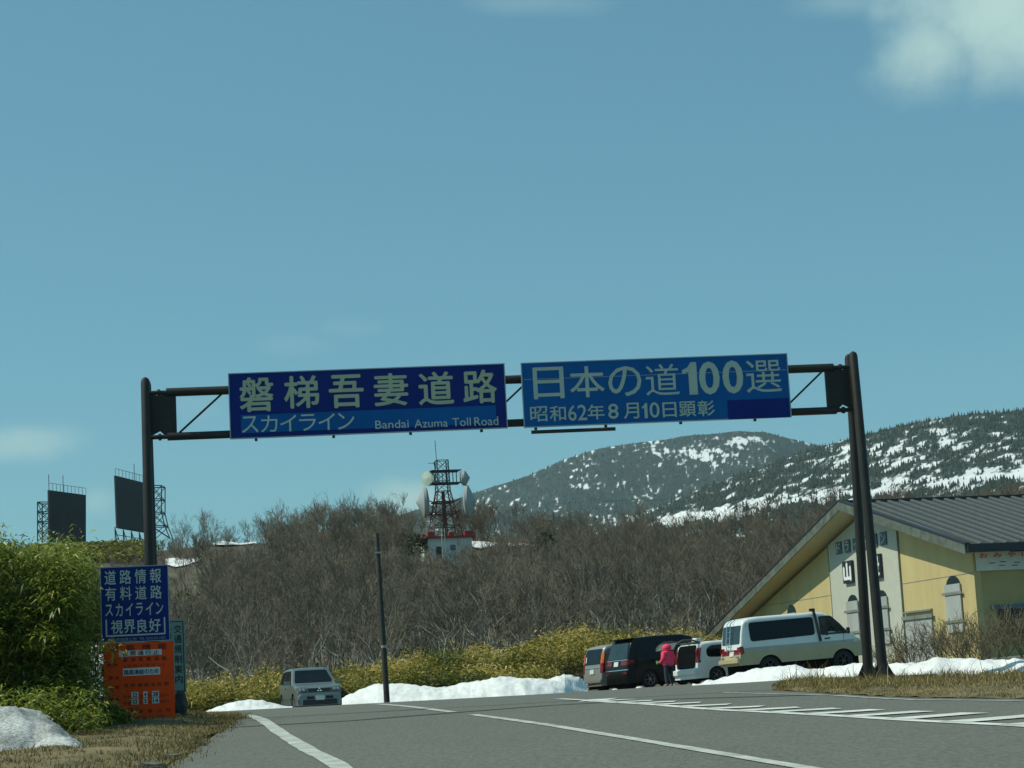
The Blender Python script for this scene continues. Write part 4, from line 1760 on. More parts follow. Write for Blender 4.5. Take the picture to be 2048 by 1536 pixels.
def build_white_wagon():
    head = math.radians(27)
    p = at(1373, 1370, 77.5)
    r = park('estate_car', p.x, 77.7, head, 'white estate car with its tailgate raised behind the person in pink', 'car')
    r.scale = (1, 1, .87)
    c = Car([(0, .48), (.03, .64), (.08, .70), (.11, 1.0), (.18, 1.40), (.26, 1.62), (.38, 1.70), (.8, 1.74), (2.3, 1.73), (2.6, 1.66), (3.2, 1.24), (3.5, 1.08), (4.05, .96), (4.28, .80), (4.36, .46)],
            4.36, .86, 1.02, .12, .22, (.86, 3.48), .36, .12, .12)
    c.body(r, M['paint_white'], (), .32)
    c.underbody(r)
    c.put_wheels(r, .32, .20, None, 5)
    b = MB()
    c.endpanel(b, roundpoly([(-.66, .66), (.66, .66), (.62, 1.62), (-.62, 1.62)], .16), False, .014)
    b.build('boot_opening', M['dark'], r)
    c.panes('side_window', (roundpoly([(.50, 1.08), (1.55, 1.04), (1.55, 1.56), (.72, 1.56), (.50, 1.40)], .14),
                            roundpoly([(1.62, 1.04), (3.02, 1.04), (2.62, 1.52), (1.62, 1.56)], .10),), M['glass_dark'], r)
    b = MB()
    c.endpanel(b, roundpoly([(-.64, 1.16), (.64, 1.16), (.54, 1.62), (-.54, 1.62)], .08), True)
    b.build('windscreen', M['glass_mid'], r)
    for sg in (1, -1):
        b = MB()
        c.endpanel(b, box2(*sorted((sg * .67, sg * .85)), .88, 1.48), False, .02)
        c.sidepanel(b, [(.12, .86), (.22, .90), (.27, 1.46), (.20, 1.50)], .012, (sg,))
        b.build('taillight', M['red_lamp'], r)
    b = MB()
    b.box((.0, 0, .50), (.16, 1.66, .24))
    b.build('rear_bumper', M['paint_white'], r, bevel=.04)
    # raised tailgate, hinged at the rear edge of the roof
    hx, hz = .34, 1.72
    prof = [(0, 0), (-.35, .13), (-.72, .12), (-.98, -.02), (-1.08, -.16)]
    fr_ = MB()
    for y in (-.66, .66):
        fr_.tube([(hx + x, y * (1 - .05 * abs(x)), hz + z) for x, z in prof], .035, 8)
    fr_.tube([(hx - .02, -.66, hz), (hx - .02, .66, hz)], .035, 8)
    fr_.box((hx - 1.0, 0, hz - .09), (.32, 1.30, .04), Matrix.Rotation(-.95, 3, 'Y'))
    tg = fr_.build('tailgate', M['lower_grey'], r, True)
    gl = MB()
    V = [(hx + x, sy * .64, hz + z + .012) for x, z in prof[:4] for sy in (-1, 1)]
    gl.add(V, [(0, 1, 3, 2), (2, 3, 5, 4), (4, 5, 7, 6)])
    gl.build('rear_window', M['glass_clear'], tg)
    sp = MB()
    sp.box((hx + .02, -.45, hz + .10), (.26, .34, .17))
    sp.build('spoiler_corner', M['letter_white'], tg, bevel=.03)
    for y in (-.60, .60):
        s = MB()
        s.tube([(hx - .10, y, 1.2), (hx - .55, y * 1.02, hz + .10)], .014, 6)
        s.build('gas_strut', M['trim'], tg)


def build_suv():
    # facing the camera
    ctr = at(632, 1414, 80)
    hd = Vector((.27, -.96)).normalized()
    head = math.atan2(hd.y, hd.x)
    L = 4.45
    fx_, fy_ = at(641, 1410, 79.6).x, 79.6
    r = park('off_road_car', fx_ - hd.x * L, fy_ - hd.y * L, head, 'silver off-road car facing forward at the road crest', 'car', zoff=.0)
    c = Car([(0, .5), (.03, .88), (.08, 1.1), (.25, 1.45), (.38, 1.60), (.60, 1.67), (1.2, 1.70), (2.2, 1.70), (2.45, 1.66), (2.80, 1.40), (3.20, 1.12), (3.32, 1.08), (3.9, 1.02), (4.18, .96), (4.28, .88), (4.33, .70), (4.43, .66), (4.45, .36)],
            L, .885, 1.05, .19, .26, (.80, 3.52), .40, .11, .10)
    c.body(r, M['paint_silver'], (), .35)
    c.underbody(r)
    c.put_wheels(r, .35, .22, None, 5)
    b = MB()
    c.endpanel(b, roundpoly([(-.74, 1.13), (.74, 1.13), (.60, 1.61), (-.60, 1.61)], .05), True, .014)
    b.build('windscreen', M['glass_dark'], r)
    c.panes('side_window', (roundpoly([(.45, 1.12), (1.05, 1.12), (1.05, 1.58), (.58, 1.56)], .06),
                            roundpoly([(1.12, 1.10), (2.0, 1.10), (2.0, 1.60), (1.12, 1.60)], .06),
                            roundpoly([(2.08, 1.10), (3.10, 1.10), (2.62, 1.48), (2.42, 1.60), (2.08, 1.60)], .06),), M['glass_dark'], r)
    b = MB()
    c.endpanel(b, roundpoly([(-.60, 1.12), (.60, 1.12), (.54, 1.55), (-.54, 1.55)], .05))
    b.build('rear_window', M['glass_dark'], r)
    b = MB()
    c.endpanel(b, [(-.40, .76), (.40, .76), (.46, .90), (-.46, .90)], True, .016)
    gr = b.build('grille', M['ink'], r)
    b = MB()
    for a in range(3):
        t = math.radians(90 + a * 120)
        px_, pz_ = .055 * math.cos(t), .83 + .055 * math.sin(t)
        b.add([(4.345 + .02, px_, pz_ + .03), (4.345 + .02, px_ + .045, pz_), (4.345 + .02, px_, pz_ - .03), (4.345 + .02, px_ - .045, pz_)], [(0, 1, 2, 3)])
    b.build('emblem', M['chrome'], gr)
    b = MB()
    c.endpanel(b, box2(-.46, .46, .905, .93), True, .03)
    b.build('chrome_strip', M['chrome'], gr)
    for sg in (1, -1):
        b = MB()
        c.endpanel(b, [(sg * .48, .76), (sg * .84, .77), (sg * .86, .93), (sg * .50, .92)], True, .015)
        h = b.build('headlight', M['lower_grey'], r)
        for yy, rr in ((.58, .055), (.72, .06)):
            b = MB()
            b.lathe([(rr, .02), (rr * .7, .035), (.001, .04)], 14, 'x', (c.fx(.84) - .9 * max(0, yy - c.W * .72) ** 2, sg * yy, .845))
            b.build('lamp', M['clear_lamp'], h, True)
        b = MB()
        b.box((3.0, sg * 1.0, 1.14), (.10, .22, .15))
        b.tube([(2.98, sg * .82, 1.08), (3.0, sg * .98, 1.12)], .02, 6)
        b.build('wing_mirror', M['paint_silver'], r, bevel=.02)
        b = MB()
        b.tube([(.7, sg * .60, 1.71), (.8, sg * .62, 1.75), (2.1, sg * .62, 1.76), (2.25, sg * .60, 1.70)], .022, 6)
        b.build('roof_rail', M['trim'], r)
        b = MB()
        c.endpanel(b, box2(*sorted((sg * .22, sg * .50)), .50, .60), True, .014)
        b.build('air_intake', M['ink'], r)
        b = MB()
        c.sidepanel(b, [(1.06, .45), (1.075, .45), (1.075, 1.08), (1.06, 1.08)], .008, (sg,))
        c.sidepanel(b, [(2.03, .40), (2.045, .40), (2.045, 1.6), (2.03, 1.6)], .008, (sg,))
        b.build('door_seam', M['lower_grey'], r)
        b = MB()
        c.sidepanel(b, [(1.95, .92), (2.0, .92), (2.0, .96), (1.8, .96), (1.8, .92)], .02, (sg,))
        b.build('door_handle', M['trim'], r)
        b = MB()
        c.sidepanel(b, [(1.25, .52), (3.05, .52), (3.05, .58), (1.25, .58)], .014, (sg,))
        b.build('side_moulding', M['lower_grey'], r)
    b = MB()
    c.endpanel(b, [(-.80, .28), (.80, .28), (.84, .48), (-.84, .48)], True, .012)
    b.build('lower_bumper', M['trim'], r)  # grey lower bumper, its shade put into the darker colour
    b = MB()
    c.endpanel(b, box2(-.84, .84, .685, .72), True, .022)
    b.build('bumper_edge', M['paint_silver'], r)
    plate(c, r, .54, True, 0.)


build_high_van()
build_black_minivan()
build_silver_minivan()
build_white_wagon()
build_suv()


# ------------------------------------------------------------------ person
def skin_mesh(name, verts, edges, radii, m, parent=None, sub=2, root=0):
    me = bpy.data.meshes.new(name)
    me.from_pydata(verts, edges, [])
    o = bpy.data.objects.new(name, me)
    COL.objects.link(o)
    md = o.modifiers.new('skin', 'SKIN')
    md.use_smooth_shade = True
    for i, r in enumerate(radii):
        d = me.skin_vertices[0].data[i]
        d.radius = r if isinstance(r, tuple) else (r, r)
        d.use_root = (i == root)
    s = o.modifiers.new('sub', 'SUBSURF')
    s.levels = sub
    s.render_levels = sub
    bpy.context.view_layer.update()
    ev = bpy.data.meshes.new_from_object(o.evaluated_get(bpy.context.evaluated_depsgraph_get()))
    bpy.data.objects.remove(o)
    ev.name = name
    ev.materials.clear()
    ev.materials.append(m)
    for p in ev.polygons:
        p.use_smooth = True
    return link(bpy.data.objects.new(name, ev), parent)


def build_person():
    p = at(1339, 1370, 75.4)
    z = float(g(p.x, 75.4))
    # local +y is where the person faces: away from the camera and to the left
    r = empty('person', (p.x, 75.4, z), math.radians(38), 'person in a pink hooded jacket and dark jeans standing by the cars', 'person')
    V = [(0, 0, .92), (0, .0, 1.08), (0, .01, 1.22), (0, .015, 1.36), (0, .03, 1.44), (0, .05, 1.52), (0, .055, 1.60),
         (-.09, 0, .86), (-.10, .01, .48), (-.11, -.02, .09), (-.12, .13, .04),
         (.09, 0, .86), (.11, .02, .48), (.13, .0, .09), (.15, .15, .04),
         (-.15, .01, 1.35), (-.20, -.01, 1.10), (-.20, .16, .98), (-.18, .24, 1.0),
         (.15, .01, 1.35), (.22, -.02, 1.10), (.20, .10, .93), (.19, .17, .90)]
    E = [(0, 1), (1, 2), (2, 3), (3, 4), (4, 5), (5, 6), (0, 7), (7, 8), (8, 9), (9, 10), (0, 11), (11, 12), (12, 13), (13, 14), (3, 15), (15, 16), (16, 17), (17, 18), (3, 19), (19, 20), (20, 21), (21, 22)]
    Rr = [.12, (.125, .10), (.14, .10), (.13, .09), .055, .085, .075, .085, .058, .042, .035, .085, .058, .042, .035, .055, .042, .034, .032, .055, .042, .034, .032]
    for side, wrist, dirv in ((-1, 18, Vector((.15, .95, .2))), (1, 22, Vector((-.1, .9, -.35)))):
        d = dirv.normalized()
        sx = Vector((1, 0, 0))
        base = Vector(V[wrist])
        palm = base + d * .06
        V.append(tuple(palm))
        E.append((wrist, len(V) - 1))
        Rr.append((.036, .018))
        pi = len(V) - 1
        for k, ln in enumerate((.065, .075, .07, .055)):
            a = palm + sx * (k - 1.5) * .021 + d * .03
            b_ = a + d * ln * .5 - Vector((0, 0, .008))
            c_ = b_ + (d * .6 - Vector((0, 0, .8))).normalized() * ln * .5
            i0 = len(V)
            V += [tuple(a), tuple(b_), tuple(c_)]
            Rr += [.0095, .0088, .0075]
            E += [(pi, i0), (i0, i0 + 1), (i0 + 1, i0 + 2)]
        a = base + d * .03 + sx * (-side) * .035
        i0 = len(V)
        V += [tuple(a), tuple(a + d * .03 + sx * (-side) * .02), tuple(a + d * .055 + sx * (-side) * .012)]
        Rr += [.011, .010, .008]
        E += [(wrist, i0), (i0, i0 + 1), (i0 + 1, i0 + 2)]
    body = skin_mesh('person_body', V, E, Rr, M['skin'], r)
    body.name = 'body'
    r.scale = (1.06, 1.06, .87)
    # face
    f = MB()
    f.lathe([(.016, 0), (.010, .014), (.001, .03)], 10, 'y', (0, .125, 1.555))
    f.build('nose', M['skin'], r, True)
    f = MB()
    for x in (-.03, .03):
        f.lathe([(.011, 0), (.007, .006), (.001, .008)], 10, 'y', (x, .118, 1.585))
    f.build('eyes', M['ink'], r, True)
    f = MB()
    f.box((0, .122, 1.515), (.045, .008, .010))
    f.build('mouth', M['maroon'], r)
    JV = [(0, 0, .80), (0, 0, .95), (0, .005, 1.12), (0, .01, 1.26), (0, .01, 1.37), (0, .02, 1.44),
          (-.16, .0, 1.36), (-.215, -.01, 1.10), (-.205, .14, .985), (-.19, .20, .995), (.16, .0, 1.36), (.235, -.02, 1.10), (.21, .08, .935), (.195, .14, .905)]
    JE = [(0, 1), (1, 2), (2, 3), (3, 4), (4, 5), (4, 6), (6, 7), (7, 8), (8, 9), (4, 10), (10, 11), (11, 12), (12, 13)]
    JR = [(.25, .20), (.235, .19), (.215, .175), (.215, .17), (.17, .14), .10, .105, .09, .075, .058, .105, .09, .075, .058]
    skin_mesh('jacket', JV, JE, JR, M['jacket'], r)
    hood = MB()
    prof = []
    for k in range(11):
        a = math.radians(-70 + k * 16)
        prof.append((max(.001, .158 * math.cos(a)), .165 * math.sin(a)))
    hood.lathe(prof, 24, 'z', (0, .015, 1.575))
    V2 = hood.v
    hood.f = [q for q in hood.f if not (sum(V2[i][1] for i in q) / 4 > .085 and abs(sum(V2[i][0] for i in q) / 4) < .085 and 1.46 < sum(V2[i][2] for i in q) / 4 < 1.66)]
    ho = hood.build('hood', M['jacket'], r, True)
    TV = [(0, 0, .90), (-.09, 0, .84), (-.10, .01, .48), (-.11, -.01, .10), (.09, 0, .84), (.11, .02, .48), (.13, .0, .10)]
    skin_mesh('trousers', TV, [(0, 1), (1, 2), (2, 3), (0, 4), (4, 5), (5, 6)], [.14, .105, .078, .068, .105, .078, .068], M['jeans'], r)
    for x, y in ((-.115, .06), (.14, .08)):
        s = MB()
        s.box((x, y, .045), (.10, .27, .09))
        s.build('shoe', M['shoe'], r, True, bevel=.035)
    h = MB()
    h.lathe([(.001, -.05), (.088, -.03), (.095, .02), (.07, .06), (.001, .078)], 16, 'z', (0, .04, 1.60))
    h.build('hair', M['hair'], r, True)
    cp = MB()
    q = r.matrix_basis @ Vector((-.185, .34, 1.0))
    cp.lathe([(.001, -.06), (.035, -.06), (.042, .06), (.001, .06)], 14, 'z')
    o = cp.build('cup', M['cup'], None, True)
    o.location = q
    tag(o, 'small green cup held out by the person in pink', 'cup')


build_person()


# ------------------------------------------------------------------ drive-in building
def build_drive_in():
    ph = math.radians(13)
    n = Vector((-math.cos(ph), -math.sin(ph), 0))
    O = Vector((13.23, 86, 1.6)) - n
    Mx = Matrix.Translation(O) @ Matrix.Rotation(math.atan2(-math.cos(ph), math.sin(ph)), 4, 'Z')
    # local: x along the gable to its right corner, y into the building, z up
    r = empty('drive_in_building', mat=Mx, label='yellow drive-in building with a wide grey gabled roof', cat='building')
    SL = .2455
    AP, XR, XL, DEP = 6.30, 9.8, -16.2, 26.0
    base = -.8

    SLL = .236

    def top(x):
        return AP - (SL if x > 0 else SLL) * abs(x)
    # gable wall: two stucco fields either side of the white panel
    P0, P1 = -4.28, 3.17
    for a, b in ((XL, P0), (P1, XR)):
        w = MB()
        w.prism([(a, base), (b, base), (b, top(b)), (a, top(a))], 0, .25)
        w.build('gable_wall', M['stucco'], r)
    w = MB()
    w.prism([(P0, base), (P1, base), (P1, top(P1)), (0, AP), (P0, top(P0))], -.06, .25)
    w.build('white_gable_panel', M['lattice'], r)
    for x in (P0 - .03, P1 + .03):
        w = MB()
        w.prism([(x - .03, base), (x + .03, base), (x + .03, top(x) - .02), (x - .03, top(x) - .02)], -.075, 0)
        w.build('panel_edge_strip', M['bar'], r)
    w = MB()
    for a, b in ((XL, P0 - .07), (P1 + .07, XR)):
        w.box(((a + b) / 2, -.004, 3.17), (b - a, .010, .022))
    w.build('wall_seam', M['bar'], r)
    w = MB()
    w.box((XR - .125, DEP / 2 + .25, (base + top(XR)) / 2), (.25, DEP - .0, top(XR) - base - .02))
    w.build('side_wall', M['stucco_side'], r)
    # roof: two slabs with sheet ribs; the front edge runs out further at the ridge than at the eaves
    T = .30
    ohs = 1.25
    ridge = AP + .16 + T

    oh = 1.08
    for sg, X in ((1, XR + 1.0), (-1, -XL + 3.7)):
        def R(x, dz=0.):
            return ridge - (SL if sg > 0 else SLL) * x + dz

        def OH(x):
            return 1.08 - (.037 if sg > 0 else .020) * abs(x)

        def hexa(mb, x0, x1, f, k, z0, z1):
            """a slab between x0 and x1 with front f(x), back k(x), heights z0(x) and z1(x)"""
            V = [(sg * x, y(x), z(x)) for z in (z0, z1) for x, y in ((x0, f), (x1, f), (x1, k), (x0, k))]
            return mb.add(V, [(0, 3, 2, 1), (4, 5, 6, 7), (0, 1, 5, 4), (1, 2, 6, 5), (2, 3, 7, 6), (3, 0, 4, 7)])
        sl = MB()
        hexa(sl, 0, X, lambda x: -OH(x), lambda x: DEP, lambda x: R(x) - T + .06, R)
        roof = sl.build('roof', M['roof'], r)
        rb = MB()
        y = -OH(X) + .05
        while y < DEP:
            hexa(rb, .34, X, lambda x: y, lambda x: y + .11, lambda x: R(x) + .001, lambda x: R(x) + .075)
            y += .50
        rb.build('roof_ribs', M['roof_rib'], roof)
        so = MB()
        hexa(so, 0, X - .02, lambda x: -OH(x) + .01, lambda x: 1.0, lambda x: R(x) - T, lambda x: R(x) - T + .05)
        so.build('soffit', M['soffit'], r)
        bg = MB()
        hexa(bg, 0, X, lambda x: -OH(x) - .05, lambda x: -OH(x) - .002, lambda x: R(x) - .33, lambda x: R(x) + .03)
        bg.build('bargeboard', M['barge'], r)
        bg = MB()
        hexa(bg, 0, X + .05, lambda x: -OH(x) - .07, lambda x: -OH(x) + .12, lambda x: R(x) + .035, lambda x: R(x) + .10)
        bg.build('roof_edge_cap', M['gutter'], r)
        if sg == 1:
            gt = MB()
            gt.box((X + .06, DEP / 2 - OH(X) / 2, R(X) - .12), (.14, DEP + OH(X) - .02, .30))
            gt.build('gutter', M['gutter'], r)
            es = MB()
            es.add([(XR, 1., R(XR) - T - .02), (X - .02, 1., R(X) - T - .0), (X - .02, DEP, R(X) - T), (XR, DEP, R(XR) - T - .02)], [(0, 1, 2, 3)])
            es.build('side_soffit', M['bar'], r)
    rc = MB()
    rc.box((0, DEP / 2 - oh / 2, ridge - .03), (.50, DEP + oh, .17))
    rc.build('ridge_cap', M['gutter'], r)

    # boarded arched windows
    def arch(x0, x1, z0, z1):
        h = (x1 - x0) / 2
        pts = [(x0, z0), (x1, z0), (x1, z1 - h * .75)]
        pts += [((x0 + x1) / 2 + h * math.cos(a), z1 - h * .75 + h * .75 * math.sin(a)) for a in np.linspace(0, math.pi, 11)[1:-1]]
        return pts + [(x0, z1 - h * .75)]

    def window(x0, x1, z0, z1, y, bars, zb_top, low=None):
        f = MB()
        f.prism(arch(x0, x1, z0, z1), y - .02, y + .02)
        w = f.build('window', M['glass_mid'], r)
        b = MB()
        b.box(((x0 + x1) / 2, y - .045, (z0 + zb_top) / 2), (x1 - x0 + .06, .05, zb_top - z0))
        b.build('board', M['board'], w)
        b = MB()
        for z in bars:
            b.box(((x0 + x1) / 2, y - .09, z), (x1 - x0 + .42, .04, .10))
        b.build('bar', M['bar'], w)
    window(-2.48, -1.30, .9, 3.05, -.07, (2.36, 1.48), 2.78)
    window(.62, 1.82, .9, 3.05, -.07, (2.36, 1.48), 2.78)
    window(7.32, 8.62, 1.08, 3.18, -.01, (2.52, 1.48), 2.86)
    window(-10.0, -8.9, 1.2, 3.03, -.01, (2.0, 1.48), 2.66)
    window(-13.8, -12.7, .9, 2.6, -.01, (1.8, 1.2), 2.3)
    d = MB()
    d.box((4.62, -.03, .95), (2.55, .08, 1.75))
    dd = d.build('shutter_board', M['board'], r)
    b = MB()
    b.box((4.62, -.10, 1.80), (2.9, .06, .14))
    b.box((4.62, -.05, 2.03), (2.6, .10, .07))
    b.build('bar', M['bar'], dd)
    # side wall window
    s = MB()
    s.box((XR + .02, 2.1, 1.3), (.06, 2.6, 1.0))
    sw = s.build('window', M['glass_dark'], r)
    s = MB()
    s.box((XR + .09, 2.1, 1.88), (.22, 3.1, .16))
    s.build('awning', M['tile_navy'], sw)

    # signs on the gable
    def local_empty(name, x, y, z, label, cat):
        return empty(name, mat=Mx @ Matrix.Translation((x, y, z)), label=label, cat=cat)
    o = local_empty('letter_sign', -.55, -.08, 4.82, 'row of slate blue letter tiles under the gable peak', 'sign')
    xs = np.linspace(-2.95, 1.92, 6) + .55
    for x, ch in zip(xs, 'ドライブイン'):
        t = MB()
        t.box((x, -.02, .26), (.60, .04, .52))
        q = t.build('tile', M['tile_navy'], o)
        t = MB()
        letters(t, ch, x - .21, x + .21, .05, .46, -.046, .012)
        t.build('lettering', M['letter_pale'], q, fix=False)
    for x0, x1, z0, z1, ch, lb in ((-2.52, -1.48, 3.54, 4.46, '山', 'black sign tile with a white mountain character on the gable'), (.50, 1.58, 3.54, 4.50, '景', 'black sign tile with a white character behind the gantry posts')):
        o = local_empty('sign_tile', (x0 + x1) / 2, -.08, z0, lb, 'sign')
        t = MB()
        w = x1 - x0
        t.box((0, -.05, (z1 - z0) / 2), (w, .10, z1 - z0))
        t.build('tile', M['tile_black'], o)
        t = MB()
        letters(t, ch, -w * .42, w * .42, .07, z1 - z0 - .06, -.106, .05)
        t.build('lettering', M['letter_white'], o, fix=False)
    # banner under the side eave (faces +x)
    Bx = Mx @ Matrix.Translation((XR + .06, .08, 3.22)) @ Matrix.Rotation(math.pi / 2, 4, 'Z')
    o = empty('banner', mat=Bx, label='white shop banner with orange characters under the side eave', cat='banner')
    t = MB()
    t.box((3.0, -.02, .34), (6.0, .04, .70))
    t.build('cloth', M['white_wall'], o)
    t = MB()
    row(t, 'おみやげ', .12, 2.15, .44, .64, -.045, .03, .34)
    t.build('lettering', M['letter_orange'], o, fix=False)
    t = MB()
    for x, z in ((.62, .26), (1.05, .29), (1.6, .25), (1.0, .16), (1.5, .15)):
        t.box((x, -.043, z), (.24, .004, .035))
    t.build('small_marks', M['tile_navy'], o)


build_drive_in()


# ------------------------------------------------------------------ relay tower and reflector panels
def lattice(mb, b, t, z0, z1, n, w):
    """four-legged lattice: half widths b (bottom) and t (top)"""
    for i in range(n):
        a0, a1 = i / n, (i + 1) / n
        h0, h1 = b + (t - b) * a0, b + (t - b) * a1
        q0, q1 = z0 + (z1 - z0) * a0, z0 + (z1 - z0) * a1
        c0 = [(h0, h0), (-h0, h0), (-h0, -h0), (h0, -h0)]
        c1 = [(h1, h1), (-h1, h1), (-h1, -h1), (h1, -h1)]
        for k in range(4):
            k2 = (k + 1) % 4
            mb.bar((*c0[k], q0), (*c1[k], q1), w * 1.3)
            mb.bar((*c0[k], q0), (*c1[k2], q1), w * .7)
            mb.bar((*c0[k2], q0), (*c1[k], q1), w * .7)
            mb.bar((*c1[k], q1), (*c1[k2], q1), w)


def build_tower():
    Y = 205.
    c = at(893, 1112, Y)
    zr = at(896, 1079, Y).z
    zb = c.z - 1.2
    r = empty('relay_station', (c.x, Y, zb), math.radians(14), 'small white relay building with a red roof edge on the hill', 'building')
    H = zr - zb
    b = MB()
    b.box((0, 0, H / 2), (4.3, 4.0, H))
    b.build('wall', M['white_wall'], r)
    b = MB()
    b.box((0, 0, H + .09), (5.0, 4.7, .20))
    b.build('roof_slab', M['red_paint'], r)
    for x, y, w in ((-1.85, -1.9, .7), (1.85, -1.9, .8), (.15, -1.9, .55)):
        b = MB()
        b.box((x, y, H + .40), (w, .6, .44 if w > .6 else .28))
        b.build('roof_plinth', M['red_paint'], r)
    b = MB()
    b.box((-1.15, -2.01, H - 1.55), (.55, .06, 1.5))
    b.build('door', M['tile_black'], r)
    b = MB()
    b.box((.25, -2.01, H - .95), (.52, .06, .52))
    b.build('window', M['tile_navy'], r)
    b = MB()
    for x in (-.92, -.62):
        b.tube([(x, -2.6, 0), (x, -2.6, H + .9)], .035, 6)
    b.build('pipe_pair', M['dish_pale'], r)
    # tower
    zt = at(884, 924, Y).z
    t = empty('relay_tower', (c.x - .05, Y, zr + .15), math.radians(14), 'rusty red lattice tower with four dishes on the relay building', 'tower')
    Ht = zt - zr
    b = MB()
    lattice(b, 1.50, .62, 0, Ht * .60, 4, .065)
    b.build('lower_frame', M['rust'], t)
    b = MB()
    lattice(b, .62, .55, Ht * .60, Ht, 3, .055)
    b.build('upper_frame', M['steel_dark'], t)
    b = MB()
    b.tube([(0, 0, 0), (0, 0, Ht * .6)], .16, 8)
    b.tube([(.3, 0, 0), (.1, 0, Ht * .6)], .06, 6)
    b.build('waveguide_run', M['rust'], t)
    z0, z1 = Ht * .70, Ht * .86
    b = MB()
    for z in (z0, z1):
        for y in (-.9, .9):
            b.bar((-1.2, y, z), (1.75, y, z), .10)
        for x in (-1.2, 1.6):
            b.bar((x, -.9, z), (x, .9, z), .10)
        b.box((.2, 0, z), (2.7, .6, .04))
    for x in np.linspace(-1.2, 1.6, 9):
        for y in (-.9, .9):
            b.bar((x, y, z0), (x, y, z1), .04)
    b.build('platform', M['steel_dark'], t)
    for z, w in ((Ht * .32, 1.25), (Ht * .46, 1.0)):
        b = MB()
        for sx in (-1, 1):
            b.bar((sx * w, -w, z), (sx * w, w, z), .10)
            b.bar((-w, sx * w, z), (w, sx * w, z), .10)
        for sx in (-1, 1):
            b.bar((sx * w, 0, z), (sx * 1.75, 0, z + .35), .09)
            b.bar((sx * w, 0, z - .6), (sx * 1.75, 0, z + .1), .07)
        b.build('dish_bracket', M['rust'], t)

    def dish(px, py, rad, az, cone, m1, m2, name):
        p = t.matrix_basis.inverted() @ at(px, py, Y - .1)
        e = bpy.data.objects.new(name, None)
        d = MB()
        # axis +x outward
        d.lathe([(rad, 0), (rad, -.25), (rad * .75, -.42), (rad * .3, -.55), (.02, -.58)], 28, 'x')
        o = d.build(name, m1, t, True)
        f = MB()
        f.lathe([(rad * .995, .0), (rad * .5, cone * .5), (.01, cone)], 28, 'x')
        f.build('radome', m2, o, True)
        bpy.data.objects.remove(e)
        o.location = p
        o.rotation_euler = (0, 0, az - t.rotation_euler.z)
    dish(855, 957, .74, math.radians(-122), .10, M['dish'], M['dish_pale'], 'dish')
    dish(931, 956, .74, math.radians(-8), .45, M['dish'], M['dish'], 'dish')
    dish(847, 1004, 1.55, math.radians(186), .75, M['dish'], M['dish'], 'dish')
    dish(938, 1003, 1.60, math.radians(-6), .75, M['dish'], M['dish'], 'dish')
    b = MB()
    b.tube([(-.5, 0, Ht), (-.55, 0, Ht + 2.0)], .03, 6)
    b.build('whip_antenna', M['steel_dark'], t)
    b = MB()
    b.tube([(-.62, 0, z1 + .25), (-.78, 0, z1 + .9)], .05, 6)
    b.tube([(-.78, 0, z1 + .82), (-1.35, 0, z1 + .82)], .025, 6)
    b.build('yagi_antenna', M['steel_dark'], t)


build_tower()


